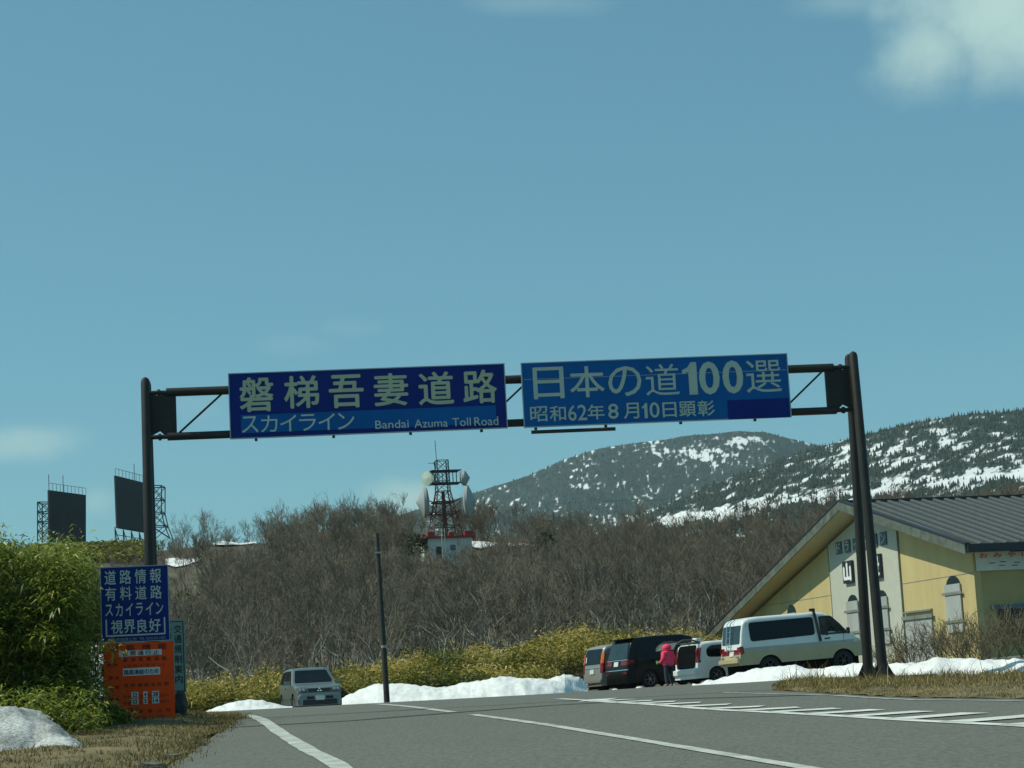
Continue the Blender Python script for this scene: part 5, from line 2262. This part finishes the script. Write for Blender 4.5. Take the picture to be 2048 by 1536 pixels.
def build_reflector(tl, tr, bl, br, Y0, Y1, label, lat, side, rods, feet):
    P = [at(*tl, Y0), at(*tr, Y1), at(*bl, Y0), at(*br, Y1)]
    base = at(bl[0], 1085, Y0)
    o = Vector((P[2].x, P[2].y, base.z - 1.5))
    r = empty('reflector_panel', o, 0, label, 'reflector panel')
    ax = (P[1] - P[0])
    nrm = Vector((ax.x, ax.y, 0)).cross(Vector((0, 0, 1))).normalized()
    if nrm.y > 0:
        nrm = -nrm
    b = MB()
    V = [p - o for p in (P[0], P[1], P[3], P[2])]
    b.add(V + [v - nrm * .25 for v in V], [(0, 1, 2, 3), (7, 6, 5, 4), (0, 4, 5, 1), (1, 5, 6, 2), (2, 6, 7, 3), (3, 7, 4, 0)])
    b.build('panel', M['panel_dark'], r)
    ra = MB()
    n = 10
    for i in range(n + 1):
        a = V[0] + (V[1] - V[0]) * (i / n)
        ra.bar(a, a + Vector((0, 0, 1.0)), .05)
    ra.bar(V[0] + Vector((0, 0, 1)), V[1] + Vector((0, 0, 1)), .05)
    ra.build('railing', M['steel_dark'], r)
    for f, h in rods:
        a = V[0] + (V[1] - V[0]) * f
        q = MB()
        q.tube([a, a + Vector((0, 0, h))], .05, 5)
        q.build('lightning_rod', M['steel_dark'], r)
    # support lattice behind
    (x0, x1, yt, yb, flare) = lat
    A, B = at(x0, yt, Y0 + 4), at(x1, yt, Y0 + 4)
    C, D = at(x0, yb, Y0 + 4), at(x1, yb, Y0 + 4)
    q = MB()
    k = 4
    w = .13
    for dy in (0, 3.0):
        off = Vector((0, dy, 0))
        for i in range(k):
            t0, t1 = i / k, (i + 1) / k
            f0 = flare * max(0, (t0 - .6) / .4)
            f1 = flare * max(0, (t1 - .6) / .4)
            l0, r0 = A.lerp(C, t0) - o + off, B.lerp(D, t0) - o + off + Vector((f0, 0, 0))
            l1, r1 = A.lerp(C, t1) - o + off, B.lerp(D, t1) - o + off + Vector((f1, 0, 0))
            q.bar(l0, l1, w)
            q.bar(r0, r1, w)
            q.bar(l0, r1, w * .7)
            q.bar(r0, l1, w * .7)
            q.bar(l0, r0, w)
            if dy == 0:
                q.bar(l0, l0 + Vector((0, 3, 0)), w * .8)
                q.bar(r0, r0 + Vector((0, 3, 0)), w * .8)
                q.bar(l0, l1 + Vector((0, 3, 0)), w * .6)
    q.build('support_lattice', M['steel_dark'], r)
    q = MB()
    for i in range(feet + 1):
        a = V[3] + (V[2] - V[3]) * (i / feet) - nrm * .4
        g0 = Vector((a.x, a.y, 0))
        q.bar(a + Vector((0, 0, .2)), g0, .11)
        q.bar(a, g0 + Vector((0, 2.5, 0)), .09)
        if i < feet:
            a2 = V[3] + (V[2] - V[3]) * ((i + 1) / feet) - nrm * .4
            q.bar(a, Vector((a2.x, a2.y, 0)), .08)
            q.bar(a - Vector((0, 0, .9)), a2 - Vector((0, 0, .9)), .08)
    q.build('foot_frame', M['steel_dark'], r)


build_reflector((98, 980), (172, 990), (99, 1084), (172, 1088), 296, 305, 'dark passive reflector panel at far left above the thicket', (75, 99, 1004, 1082, 0), -1, ((0., 2.2), (.38, 2.4)), 3)
build_reflector((231, 951), (299, 968), (235, 1056), (299, 1067), 296, 306, 'taller dark passive reflector panel behind the left gantry post', (300, 323, 971, 1078, 1.2), 1, ((.55, 2.4),), 4)


# ------------------------------------------------------------------ bare trees
def grow(rnd, H, stems, spread, levels, twigs, r0, up=.25, wob=.16):
    """returns polylines [(pts, radii, level)]"""
    out = []

    def br(p, d, L, r, lv):
        n = 4 if lv < 2 else 3
        pts, rad = [p.copy()], [r]
        q = p.copy()
        dd = d.copy()
        for i in range(n):
            dd = (dd + Vector((rnd.gauss(0, wob), rnd.gauss(0, wob), rnd.gauss(.04, wob * .7) + up * .12))).normalized()
            q = q + dd * (L / n)
            pts.append(q.copy())
            rad.append(r * (1 - .62 * (i + 1) / n))
        out.append((pts, rad, lv))
        if lv < levels:
            k = twigs[lv]
            for i in range(k):
                t = rnd.uniform(.30, 1.0) if i else 1.0
                f = t * n
                j = min(int(f), n - 1)
                bp = pts[j].lerp(pts[j + 1], f - j)
                a = rnd.uniform(0, 2 * math.pi)
                ax = dd.orthogonal().normalized()
                ax.rotate(Matrix.Rotation(a, 3, dd))
                nd = (dd * rnd.uniform(.55, 1.) + ax * rnd.uniform(.45, .95) + Vector((0, 0, up))).normalized()
                br(bp, nd, L * rnd.uniform(.42, .66), max(rad[j] * .55, .006), lv + 1)
    for s in range(stems):
        a = rnd.uniform(0, 6.28)
        d = Vector((math.cos(a) * spread, math.sin(a) * spread, 1)).normalized()
        br(Vector((math.cos(a) * .12, math.sin(a) * .12, -.3)), d, H * rnd.uniform(.42, .62), r0 * rnd.uniform(.7, 1.1), 0)
    return out


def tree_arrays(lines, keep, n, minr=0.):
    mb = MB()
    for pts, rad, lv in lines:
        if keep(lv):
            mb.tube(pts, [max(q, minr) for q in rad], n if lv < 2 else 3, cap=False)
    return mb


def build_wood():
    rnd = random.Random(11)
    protos = []
    for i in range(7):
        H = rnd.uniform(4.0, 5.2)
        ln = grow(rnd, H, rnd.choice((2, 3, 3, 4)), rnd.uniform(.18, .42), 3, (4, 5, 4), .085)
        tm = tree_arrays(ln, lambda l: l < 2, 5, .016)
        cm = tree_arrays(ln, lambda l: l >= 2, 3, .0085)
        protos.append((tm, cm, ln))
    # positions over the hillside, nearest first
    pts = []
    r = np.random.default_rng(5)
    tu, te = ue(896, 1100)
    lu = ue(345, 1080)[0]
    lu2 = ue(535, 1080)[0]

    def clear(x, y):
        u = x / y
        if abs(u - tu) < .021 and 188 < y < 214:
            return True
        if -.020 < u - tu < .052 and 203 < y < 226:
            return True
        if ue(425, 1090)[0] < u < ue(515, 1090)[0] and 196 < y < 236 and r.uniform() < .8:
            return True
        if ue(325, 1120)[0] < u < ue(405, 1120)[0] and 160 < y < 215 and r.uniform() < .8:
            return True
        # leave the building's own ground free
        if u > .075 and y < 120:
            return True
        return False
    k = 0
    low = set()
    while len(pts) < 2000 and k < 40000:
        k += 1
        y = 95 + (244 - 95) * r.uniform() ** .8
        u = r.uniform(-.30, .30)
        x = u * y
        if clear(x, y):
            continue
        small = (u < lu and y > 150 and r.uniform() < .95) or (u < lu2 and y > 200 and r.uniform() < .92)
        pts.append((y, x))
        if small:
            low.add((y, x))
    for px, Y in ((365, 246), (395, 248), (425, 246), (455, 250), (478, 246), (505, 248)):
        pts.append((Y - 200, at(px, 1085, Y).x))          # marked: skyline trees, built as individuals
    for _ in range(700):
        y = r.uniform(130, 240)
        x = r.uniform(lu - .03, lu2 + .004) * y
        if not clear(x, y):
            pts.append((y, x))
            low.add((y, x))
    pts.sort()
    near = []
    rest = []
    for y, x in pts:
        if y < 60:
            near.append((y + 200, x, 1.25))
        elif len(near) < 280 and (y, x) not in low and -.26 < x / y < .25:
            near.append((y, x, 1.))
        else:
            rest.append((y, x))
    objs = []
    for tm, cm, ln in protos:
        e = empty('bare_tree', (0, 0, 0), 0, 'leafless grey-brown tree standing among many on the hillside', 'tree', 'bare trees on the hillside')
        t = tm.build('trunk', M['bark'], e, True, fix=False)
        c = cm.build('branches', M['twig'], e, False, fix=False)
        objs.append((e, t, c))
    used = set()
    for i, (y, x, s) in enumerate(near):
        k = i % len(objs)
        e, t, c = objs[k]
        if k in used:
            e2 = e.copy()
            COL.objects.link(e2)
            for ch in (t, c):
                d = ch.copy()
                COL.objects.link(d)
                d.parent = e2
            e = e2
        used.add(k)
        e.location = (x, y, float(hill(x, y)))
        e.rotation_euler = (0, 0, rnd.uniform(0, 6.28))
        sc = rnd.uniform(.75, 1.12) * s * (1 if y < 200 else .85)
        e.scale = (sc, sc, sc * rnd.uniform(.9, 1.1))
    # the rest: one object
    VV, FF, off = [], [], 0
    tint = []
    arrs = []
    for tm, cm, ln in protos:
        mb = tree_arrays(ln, lambda l: l < 3, 4, .014)
        # a share of the finest twigs, a little thicker
        mb2 = MB()
        for q in ln:
            if q[2] == 3 and rnd.uniform(0, 1) < .9:
                mb2.tube(q[0][::1], [max(a, .012) for a in q[1]], 3, cap=False)
        mb.add(mb2.v, mb2.f)
        arrs.append((np.array(mb.v), np.array(mb.f)))
    for i, (y, x) in enumerate(rest):
        v, f = arrs[i % len(arrs)]
        a = rnd.uniform(0, 6.28)
        s = rnd.uniform(.65, 1.05) * (rnd.uniform(.2, .42) if (y, x) in low else 1)
        ca, sa = math.cos(a) * s, math.sin(a) * s
        w = np.empty_like(v)
        w[:, 0] = v[:, 0] * ca - v[:, 1] * sa + x
        w[:, 1] = v[:, 0] * sa + v[:, 1] * ca + y
        w[:, 2] = v[:, 2] * s * rnd.uniform(.85, 1.1) + float(hill(x, y))
        VV.append(w)
        FF.append(f + off)
        off += len(v)
    o = npmesh('bare_wood', np.concatenate(VV), np.concatenate(FF), M['twig'])
    tag(o, 'mass of leafless brown trees covering the upper hillside', 'wood', kind='stuff')


build_wood()


# ------------------------------------------------------------------ leaves
def leaf_mesh(name, P, L, W, droop, m, parent=None, tint=None, seed=0, upbias=.3):
    """P (n,3) leaf bases; folded four-sided blades"""
    r = np.random.default_rng(seed)
    n = len(P)
    a = r.uniform(0, 2 * np.pi, n)
    el = r.normal(upbias, .45, n)
    D = np.stack([np.cos(a) * np.cos(el), np.sin(a) * np.cos(el), np.sin(el)], 1)
    S = np.cross(D, r.normal(0, .5, (n, 3)) + np.array([0, 0, 1.]))
    S /= np.linalg.norm(S, axis=1)[:, None] + 1e-9
    Lk = (L * r.uniform(.6, 1.25, n))[:, None]
    Wk = (W * r.uniform(.7, 1.2, n))[:, None]
    mid = P + D * Lk * .45
    tip = P + D * Lk + np.array([0, 0, -1.]) * Lk * droop
    V = np.stack([P, mid + S * Wk, tip, mid - S * Wk], 1).reshape(-1, 3)
    F = np.arange(4 * n).reshape(-1, 4)
    t = np.repeat(tint if tint is not None else r.uniform(0, 1, n), 4)
    return npmesh(name, V, F, m, parent, t)


def build_band():
    """bamboo grass along the foot of the hill, behind the snow bank"""
    r = np.random.default_rng(31)
    P, T = [], []
    # clumps
    for _ in range(1500):
        y = r.uniform(80.5, 97)
        u = r.uniform(-.185, .095)
        lo = 78 + 8.5 * (u > .012) + 5 * (u < -.10)
        if y < lo + 2:
            continue
        x = u * y
        h = float(hill(x, y))
        nn = 120
        H = r.uniform(.8, 1.7) * (1.15 if y > 88 else .8) * (1 + .45 * mnoise.noise(Vector((x * .5, y * .3, 9.))))
        R = r.uniform(.5, .9)
        a, q = r.uniform(0, 6.28, nn), np.sqrt(r.uniform(0, 1, nn))
        zz = r.uniform(.15, 1, nn) ** .6
        c = np.stack([x + np.cos(a) * q * R, y + np.sin(a) * q * R, h + H * zz * (1.05 - .35 * q)], 1)
        P.append(c)
        yel = .39 + .55 * mnoise.noise(Vector((x * .42, y * .30, 2.))) + .16 * ss(84, 95, y)
        T.append(np.clip(r.normal(yel, .15, nn) + .42 * (zz - .62), 0, 1))
    o = leaf_mesh('bamboo_grass', np.concatenate(P), .23, .031, .3, M['sasa'], tint=np.concatenate(T), seed=3)
    tag(o, 'yellow-green bamboo grass along the foot of the hill', 'undergrowth', kind='stuff')
    P, T = [], []
    for _ in range(900):
        px = r.uniform(60, 300)
        y = r.uniform(222, 238)
        x = at(px, 1090, y).x
        c = np.stack([x + r.normal(0, .5, 10), y + r.normal(0, .5, 10), float(hill(x, y)) + r.uniform(0, 1.1, 10)], 1)
        P.append(c)
        T.append(np.clip(r.normal(.45, .15, 10), 0, 1))
    # scattered green patches on the slope
    for _ in range(70):
        y = r.uniform(100, 225)
        u = r.uniform(-.17, .10)
        if y > 170 and abs(u + .035) < .02:
            continue
        k = 45
        x = u * y + r.normal(0, 1.6, k)
        yy = y + r.normal(0, 1.6, k)
        P.append(np.stack([x, yy, hill(x, yy) + r.uniform(0, .8, k)], 1))
        T.append(np.clip(r.normal(.35, .15, k), 0, 1))
    o = leaf_mesh('bamboo_grass', np.concatenate(P), .55, .12, .3, M['sasa'], tint=np.concatenate(T), seed=4)
    tag(o, 'green bamboo grass patches on the hilltop and slope', 'undergrowth', kind='stuff')


build_band()


def build_thicket():
    r = np.random.default_rng(41)
    c = at(60, 1400, 35.5)
    root = empty('bamboo_thicket', (c.x, 35.5, float(g(c.x, 35.5))), 0, 'tall dense green bamboo thicket left of the blue information board', 'bush')
    base = np.array(root.location)
    # silhouette of the crown top, pixel column -> height
    tx = np.array([-400, -150, 0, 40, 80, 110, 150, 180, 205, 225])
    ty = np.array([1090, 1080, 1074, 1088, 1098, 1090, 1086, 1105, 1150, 1250])
    P, T, stems = [], [], MB()
    cnt = 0
    while cnt < 620:
        px = r.uniform(-330, 226)
        Y = r.uniform(33.6, 39.5)
        top = at(px, float(np.interp(px, tx, ty)) + 26 * mnoise.noise(Vector((px * .035, Y * .8, 3.))), Y).z
        x = ue(px, 1300)[0] * Y
        z0 = float(g(x, Y)) + .1
        if r.uniform() < .55:
            zt = z0 + (top - z0) * r.uniform(.35, 1.0)
        else:
            zt = top + r.normal(-.08, .12)
        if Y < 36.7 and px > 158:
            if r.uniform() < .9 or px > 200:
                continue
            zt = min(zt, z0 + .7)
        if Y < 36.5 and px > 170:
            zt = min(zt, z0 + (top - z0) * .9)
        lean = r.normal(0, .22, 2)
        p0 = np.array([x - lean[0], Y - lean[1] - .1, z0])
        p1 = np.array([x, Y, zt])
        n = int(60 + 50 * (zt - z0) / 3)
        q = r.uniform(.0, 1, n) ** .75
        q[: n // 2] = r.uniform(.55, 1.0, n // 2)
        pos = p0 + (p1 - p0) * q[:, None] + r.normal(0, .13, (n, 3)) * np.array([1, 1, .8])
        P.append(pos)
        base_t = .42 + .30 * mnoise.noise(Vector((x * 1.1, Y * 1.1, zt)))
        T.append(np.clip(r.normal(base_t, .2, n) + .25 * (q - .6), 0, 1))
        if cnt % 6 == 0 and Y > 35:
            stems.tube([Vector(p0 - base), Vector((p0 + p1) / 2 - base) + Vector((r.normal(0, .05), r.normal(0, .05), 0)), Vector(p1 - base)], [.012, .010, .006], 4, cap=False)
        cnt += 1
    # outer face of the thicket: leaf clumps turned to the road
    for _ in range(2600):
        px = r.uniform(-330, 166)
        top = float(np.interp(px, tx, ty)) + 12 + 30 * mnoise.noise(Vector((px * .035, 1., 3.)))
        py = top + (1425 - top) * r.uniform(.02, 1) ** .9
        Y = 33.9 - .8 * mnoise.noise(Vector((px * .02, py * .02, 2.))) + 1.2 * max(0, (px - 120) / 80) + .9 * max(0, (1150 - py) / 100)
        lump = mnoise.noise(Vector((px * .013, py * .016, 11.))) + .5 * mnoise.noise(Vector((px * .04, py * .045, 13.)))
        if lump < r.uniform(-.28, .2):
            continue
        c = at(px, py, Y - .5 * lump)
        n = 26
        P.append(np.array(c)[None] + r.normal(0, .11, (n, 3)))
        bt = .46 + .35 * mnoise.noise(Vector((px * .022, py * .022, 7.)))
        T.append(np.clip(r.normal(bt, .18, n), 0, 1))
    # low skirt in front, over the verge and the snow heap
    for _ in range(150):
        px = r.uniform(-100, 235)
        Y = r.uniform(31.5, 34.5) if px < 175 else r.uniform(34.0, 35.7)
        x = ue(px, 1440)[0] * Y
        z0 = float(g(x, Y)) + .12
        zt = z0 + (r.uniform(.15, .75) if px < 200 else r.uniform(.08, .35))
        n = 60
        q = r.uniform(0, 1, n)
        P.append(np.stack([x + r.normal(0, .16, n), Y + r.normal(0, .16, n), z0 + (zt - z0) * q], 1))
        T.append(np.clip(r.normal(.45, .25, n), 0, 1))
    # spray reaching over the top left corner of the orange board
    for _ in range(6):
        q = at(r.uniform(203, 236), r.uniform(1288, 1318), 35.7)
        n = 14
        P.append(np.array(q)[None] + r.normal(0, .07, (n, 3)) * np.array([1, .4, 1]))
        T.append(np.clip(r.normal(.75, .15, n), 0, 1))
    P = np.concatenate(P) - base
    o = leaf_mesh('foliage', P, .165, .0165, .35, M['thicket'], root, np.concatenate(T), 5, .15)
    stems.build('stems', M['twig_olive'], root, fix=False)


build_thicket()


def build_evergreens():
    for px, py, Y, w, h, lb in ((1092, 1096, 214, 1.0, 1.5, 'dark round evergreen shrub at the end of a snow streak on the hill'), (826, 1108, 203, 1.7, 1.9, 'dark evergreen shrub left of the small white relay building'),
                                (806, 1096, 212, 1.3, 1.4, 'dark evergreen shrub at the wood edge above the relay building shrub')):
        r = np.random.default_rng(int(px))
        p = at(px, py, Y)
        z = float(hill(p.x, Y))
        e = empty('evergreen_shrub', (p.x, Y, z), 0, lb, 'shrub')
        n = 900
        d = r.normal(0, 1, (n, 3))
        d /= np.linalg.norm(d, axis=1)[:, None]
        lump = np.array([1 + .35 * mnoise.noise(Vector(q) * 1.6) for q in d])
        rr = r.uniform(.45, 1, n) ** .5 * lump
        top = p.z - z
        P = d * rr[:, None] * np.array([w, w, h * .55]) + np.array([0, 0, max(top, .2) + h * .45])
        leaf_mesh('crown', P, .35, .10, .2, M['evergreen'], e, seed=int(px) + 1)
        t = MB()
        t.tube([(0, 0, -.4), (.1, 0, max(top, .2) + h * .5)], [.12, .06], 6)
        t.build('trunk', M['bark'], e)


build_evergreens()


def build_shrubs():
    rnd = random.Random(77)
    spec = ((1830, 64, 1.51, .55, 'leafless olive bush in front of the boarded shutter on the yellow wall'), (1905, 63, 1.66, .6, 'bare twiggy bush below the tall boarded window of the drive-in'),
            (1985, 62, 1.80, .6, 'bare grey-olive bush in front of the shaded side wall'), (2065, 61, 1.87, .6, 'large bare bush cut by the picture edge beside the side wall'), (1778, 64, 1.0, .7, 'low leafless shrub beside the right gantry post'),
            (1940, 60, 1.5, .7, 'low dense leafless bush on the snow bank crest at right'))
    for px, Y, H, sp, lb in spec:
        p = at(px, 1325, Y)
        z = float(g(p.x, Y))
        e = empty('bare_bush', (p.x, Y, z), 0, lb, 'bush')
        ln = grow(rnd, H, 22, sp, 3, (4, 3, 2), .016, .35, .13)
        a = tree_arrays(ln, lambda l: l < 1, 4, .008)
        a.build('stems', M['twig_olive'], e, fix=False)
        b = tree_arrays(ln, lambda l: l >= 1, 3, .0055)
        b.build('twigs', M['twig_olive'] if H > 1.2 else M['twig_pale'], e, fix=False)
    # low brown hedge foot behind the snow
    # leaning dead branch by the gantry foot
    e0, e1 = at(1862, 1368, 40.5), at(1815, 1322, 42)
    e = empty('dead_branch', e0, 0, 'bare branch leaning over the snow beside the right gantry foot', 'branch')
    ln = [([Vector((0, 0, -.1)), (Vector(e1) - Vector(e0)) * .5 + Vector((0, 0, .03)), Vector(e1) - Vector(e0)], [.016, .012, .006], 0)]
    for i in range(14):
        t = rnd.uniform(.3, 1)
        b = (Vector(e1) - Vector(e0)) * t
        ln.append(([b, b + Vector((rnd.uniform(-.35, .1), rnd.uniform(-.2, .2), rnd.uniform(.0, .3)))], [.006, .004], 1))
    tree_arrays(ln, lambda l: True, 4).build('twigs', M['twig_pale'], e, fix=False)


build_shrubs()


def build_grass():
    r = np.random.default_rng(55)

    def blades(name, P, hgt, w, label, seed, tint=None):
        q = np.random.default_rng(seed)
        n = len(P)
        a = q.uniform(0, 6.28, n)
        ln = q.normal(0, .55, (n, 2))
        H = hgt * q.uniform(.4, 1.3, n)
        S = np.stack([np.cos(a), np.sin(a), np.zeros(n)], 1) * w
        tip = P + np.stack([ln[:, 0] * H, ln[:, 1] * H, H], 1)
        mid = P + np.stack([ln[:, 0] * H * .35, ln[:, 1] * H * .35, H * .6], 1)
        V = np.stack([P - S, P + S, mid + S * .7, tip, mid - S * .7], 1).reshape(-1, 3)
        i = np.arange(n) * 5
        F4 = np.concatenate([np.stack([i, i + 1, i + 2, i + 4], 1), np.stack([i + 4, i + 2, i + 3, i + 3], 1)])
        V2 = V
        # triangles for the tips
        F = np.concatenate([np.stack([i, i + 1, i + 2], 1), np.stack([i, i + 2, i + 4], 1), np.stack([i + 4, i + 2, i + 3], 1)])
        t = np.repeat(q.uniform(0, 1, n) if tint is None else tint, 5)
        tag(npmesh(name, V2, F, M['grass'], tint=t), label, 'grass', kind='stuff')
    # left verge
    n = 30000
    y = r.uniform(18, 52, n)
    d = r.uniform(0, 1, n) ** 1.5 * 5.5
    x = xl(y) - d + r.normal(.05, .10, n)
    z = g(x, y) + .012 + .05 * ss(0, 1.0, d) + .07 * ss(33, 36, y) * ss(.4, 1.3, d)
    cl = np.array([mnoise.noise(Vector((a * 1.1, b * .7, 1.))) for a, b in zip(x, y)])
    keep = cl > -.28
    tl = np.clip(r.normal(.30, .20, n) + cl * .6, 0, 1)
    hh = .048 * (1 + 1.0 * np.clip(cl, 0, 1))
    blades('dry_grass', np.stack([x, y, z], 1)[keep], hh[keep], .0055, 'dry olive and straw grass on the left verge', 61, tl[keep])
    # right verge
    n = 15000
    s, t = r.uniform(0, 1, n), r.uniform(0.0, 1, n)
    idx = s * (len(VF) - 1)
    f = np.stack([np.interp(idx, range(len(VF)), VF[:, k]) for k in (0, 1)], 1)
    b = np.stack([np.interp(idx, range(len(VB)), VB[:, k]) for k in (0, 1)], 1)
    zf, zb = np.interp(idx, range(len(VF)), VZF), np.interp(idx, range(len(VF)), VZB)
    xy = f + (b - f) * t[:, None]
    z = np.maximum(zf + (zb - zf) * t, g(xy[:, 0], xy[:, 1]) + .04 * ss(0, .25, t)) + .03 * np.sin(np.pi * t)
    cl = np.array([mnoise.noise(Vector((a * .9, q * .9, 7.))) for a, q in xy])
    tall = (.035 + .11 * ss(.15, .9, t)) * (1 + 1.3 * cl) * (.3 + .7 * ss(0, .12, s)) * (.25 + .75 * ss(.5, 1.3, np.hypot(xy[:, 0] - 6.5, xy[:, 1] - 38.7))) * np.where(r.uniform(0, 1, n) < .05, 2.4, 1)
    blades('dry_grass', np.c_[xy, z], tall, .0065, 'dry straw-coloured grass round the right gantry foot', 62, np.clip(r.normal(.52, .22, n) + .3 * cl, 0, 1))


build_grass()


def build_kerb():
    b = MB()
    r = np.random.default_rng(91)
    y = 17.
    while y < 26.5:
        l = r.uniform(.2, .7)
        x = float(xl(y + l / 2)) - .06 + r.normal(0, .03)
        if r.uniform() < .62:
            z = float(g(x, y)) - .03
            b.box((x, y + l / 2, z + .02), (r.uniform(.10, .20), l * .95, .14 + r.uniform(-.03, .04)), Matrix.Rotation(-.10 + r.normal(0, .06), 3, 'Z') @ Matrix.Rotation(r.normal(0, .10), 3, 'Y'))
        y += l + r.uniform(0, .12)
    tag(b.build('kerb', M['concrete'], bevel=.02), kind='structure')


build_kerb()


def build_crumbs():
    """lumps of snow fallen on the asphalt by the black minivan"""
    rnd = random.Random(5)
    for px, py, w, lb in ((1230, 1382, .085, 'small snow lump on the asphalt behind the black minivan'), (1279, 1379, .10, 'small snow lump on the asphalt beside the black minivan wheel'), (1346, 1371, .06, 'tiny snow lump on the asphalt at the feet of the person in pink')):
        Y = 77.
        p = at(px, py, Y)
        bm = bmesh.new()
        bmesh.ops.create_icosphere(bm, subdivisions=2, radius=1)
        for v in bm.verts:
            d = 1 + .3 * mnoise.noise(v.co * 1.5 + Vector((px, 0, 0)))
            v.co = Vector((v.co.x * w * 1.4 * d, v.co.y * w * d, max(v.co.z, -.3) * w * .8 * d))
        me = bpy.data.meshes.new('snow_lump')
        bm.to_mesh(me)
        bm.free()
        me.materials.append(M['snow'])
        o = link(bpy.data.objects.new('snow_lump', me))
        o.location = (p.x, Y, float(g(p.x, Y)) + w * .2)
        tag(o, lb, 'snow lump')


build_crumbs()


def build_haze():
    b = MB()
    b.box((0, 2200, 165), (9000, 4700, 410))
    m = bpy.data.materials.new('haze_air')
    m.use_nodes = True
    nt = m.node_tree
    nt.nodes.remove(nt.nodes['Principled BSDF'])
    v = nt.nodes.new('ShaderNodeVolumePrincipled')
    v.inputs['Color'].default_value = (.66, .92, 1.0, 1)
    v.inputs['Density'].default_value = HAZE
    v.inputs['Anisotropy'].default_value = .2
    nt.links.new(v.outputs[0], nt.nodes['Material Output'].inputs['Volume'])
    o = b.build('haze', m)
    tag(o, kind='stuff')


build_haze()
bpy.context.view_layer.update()
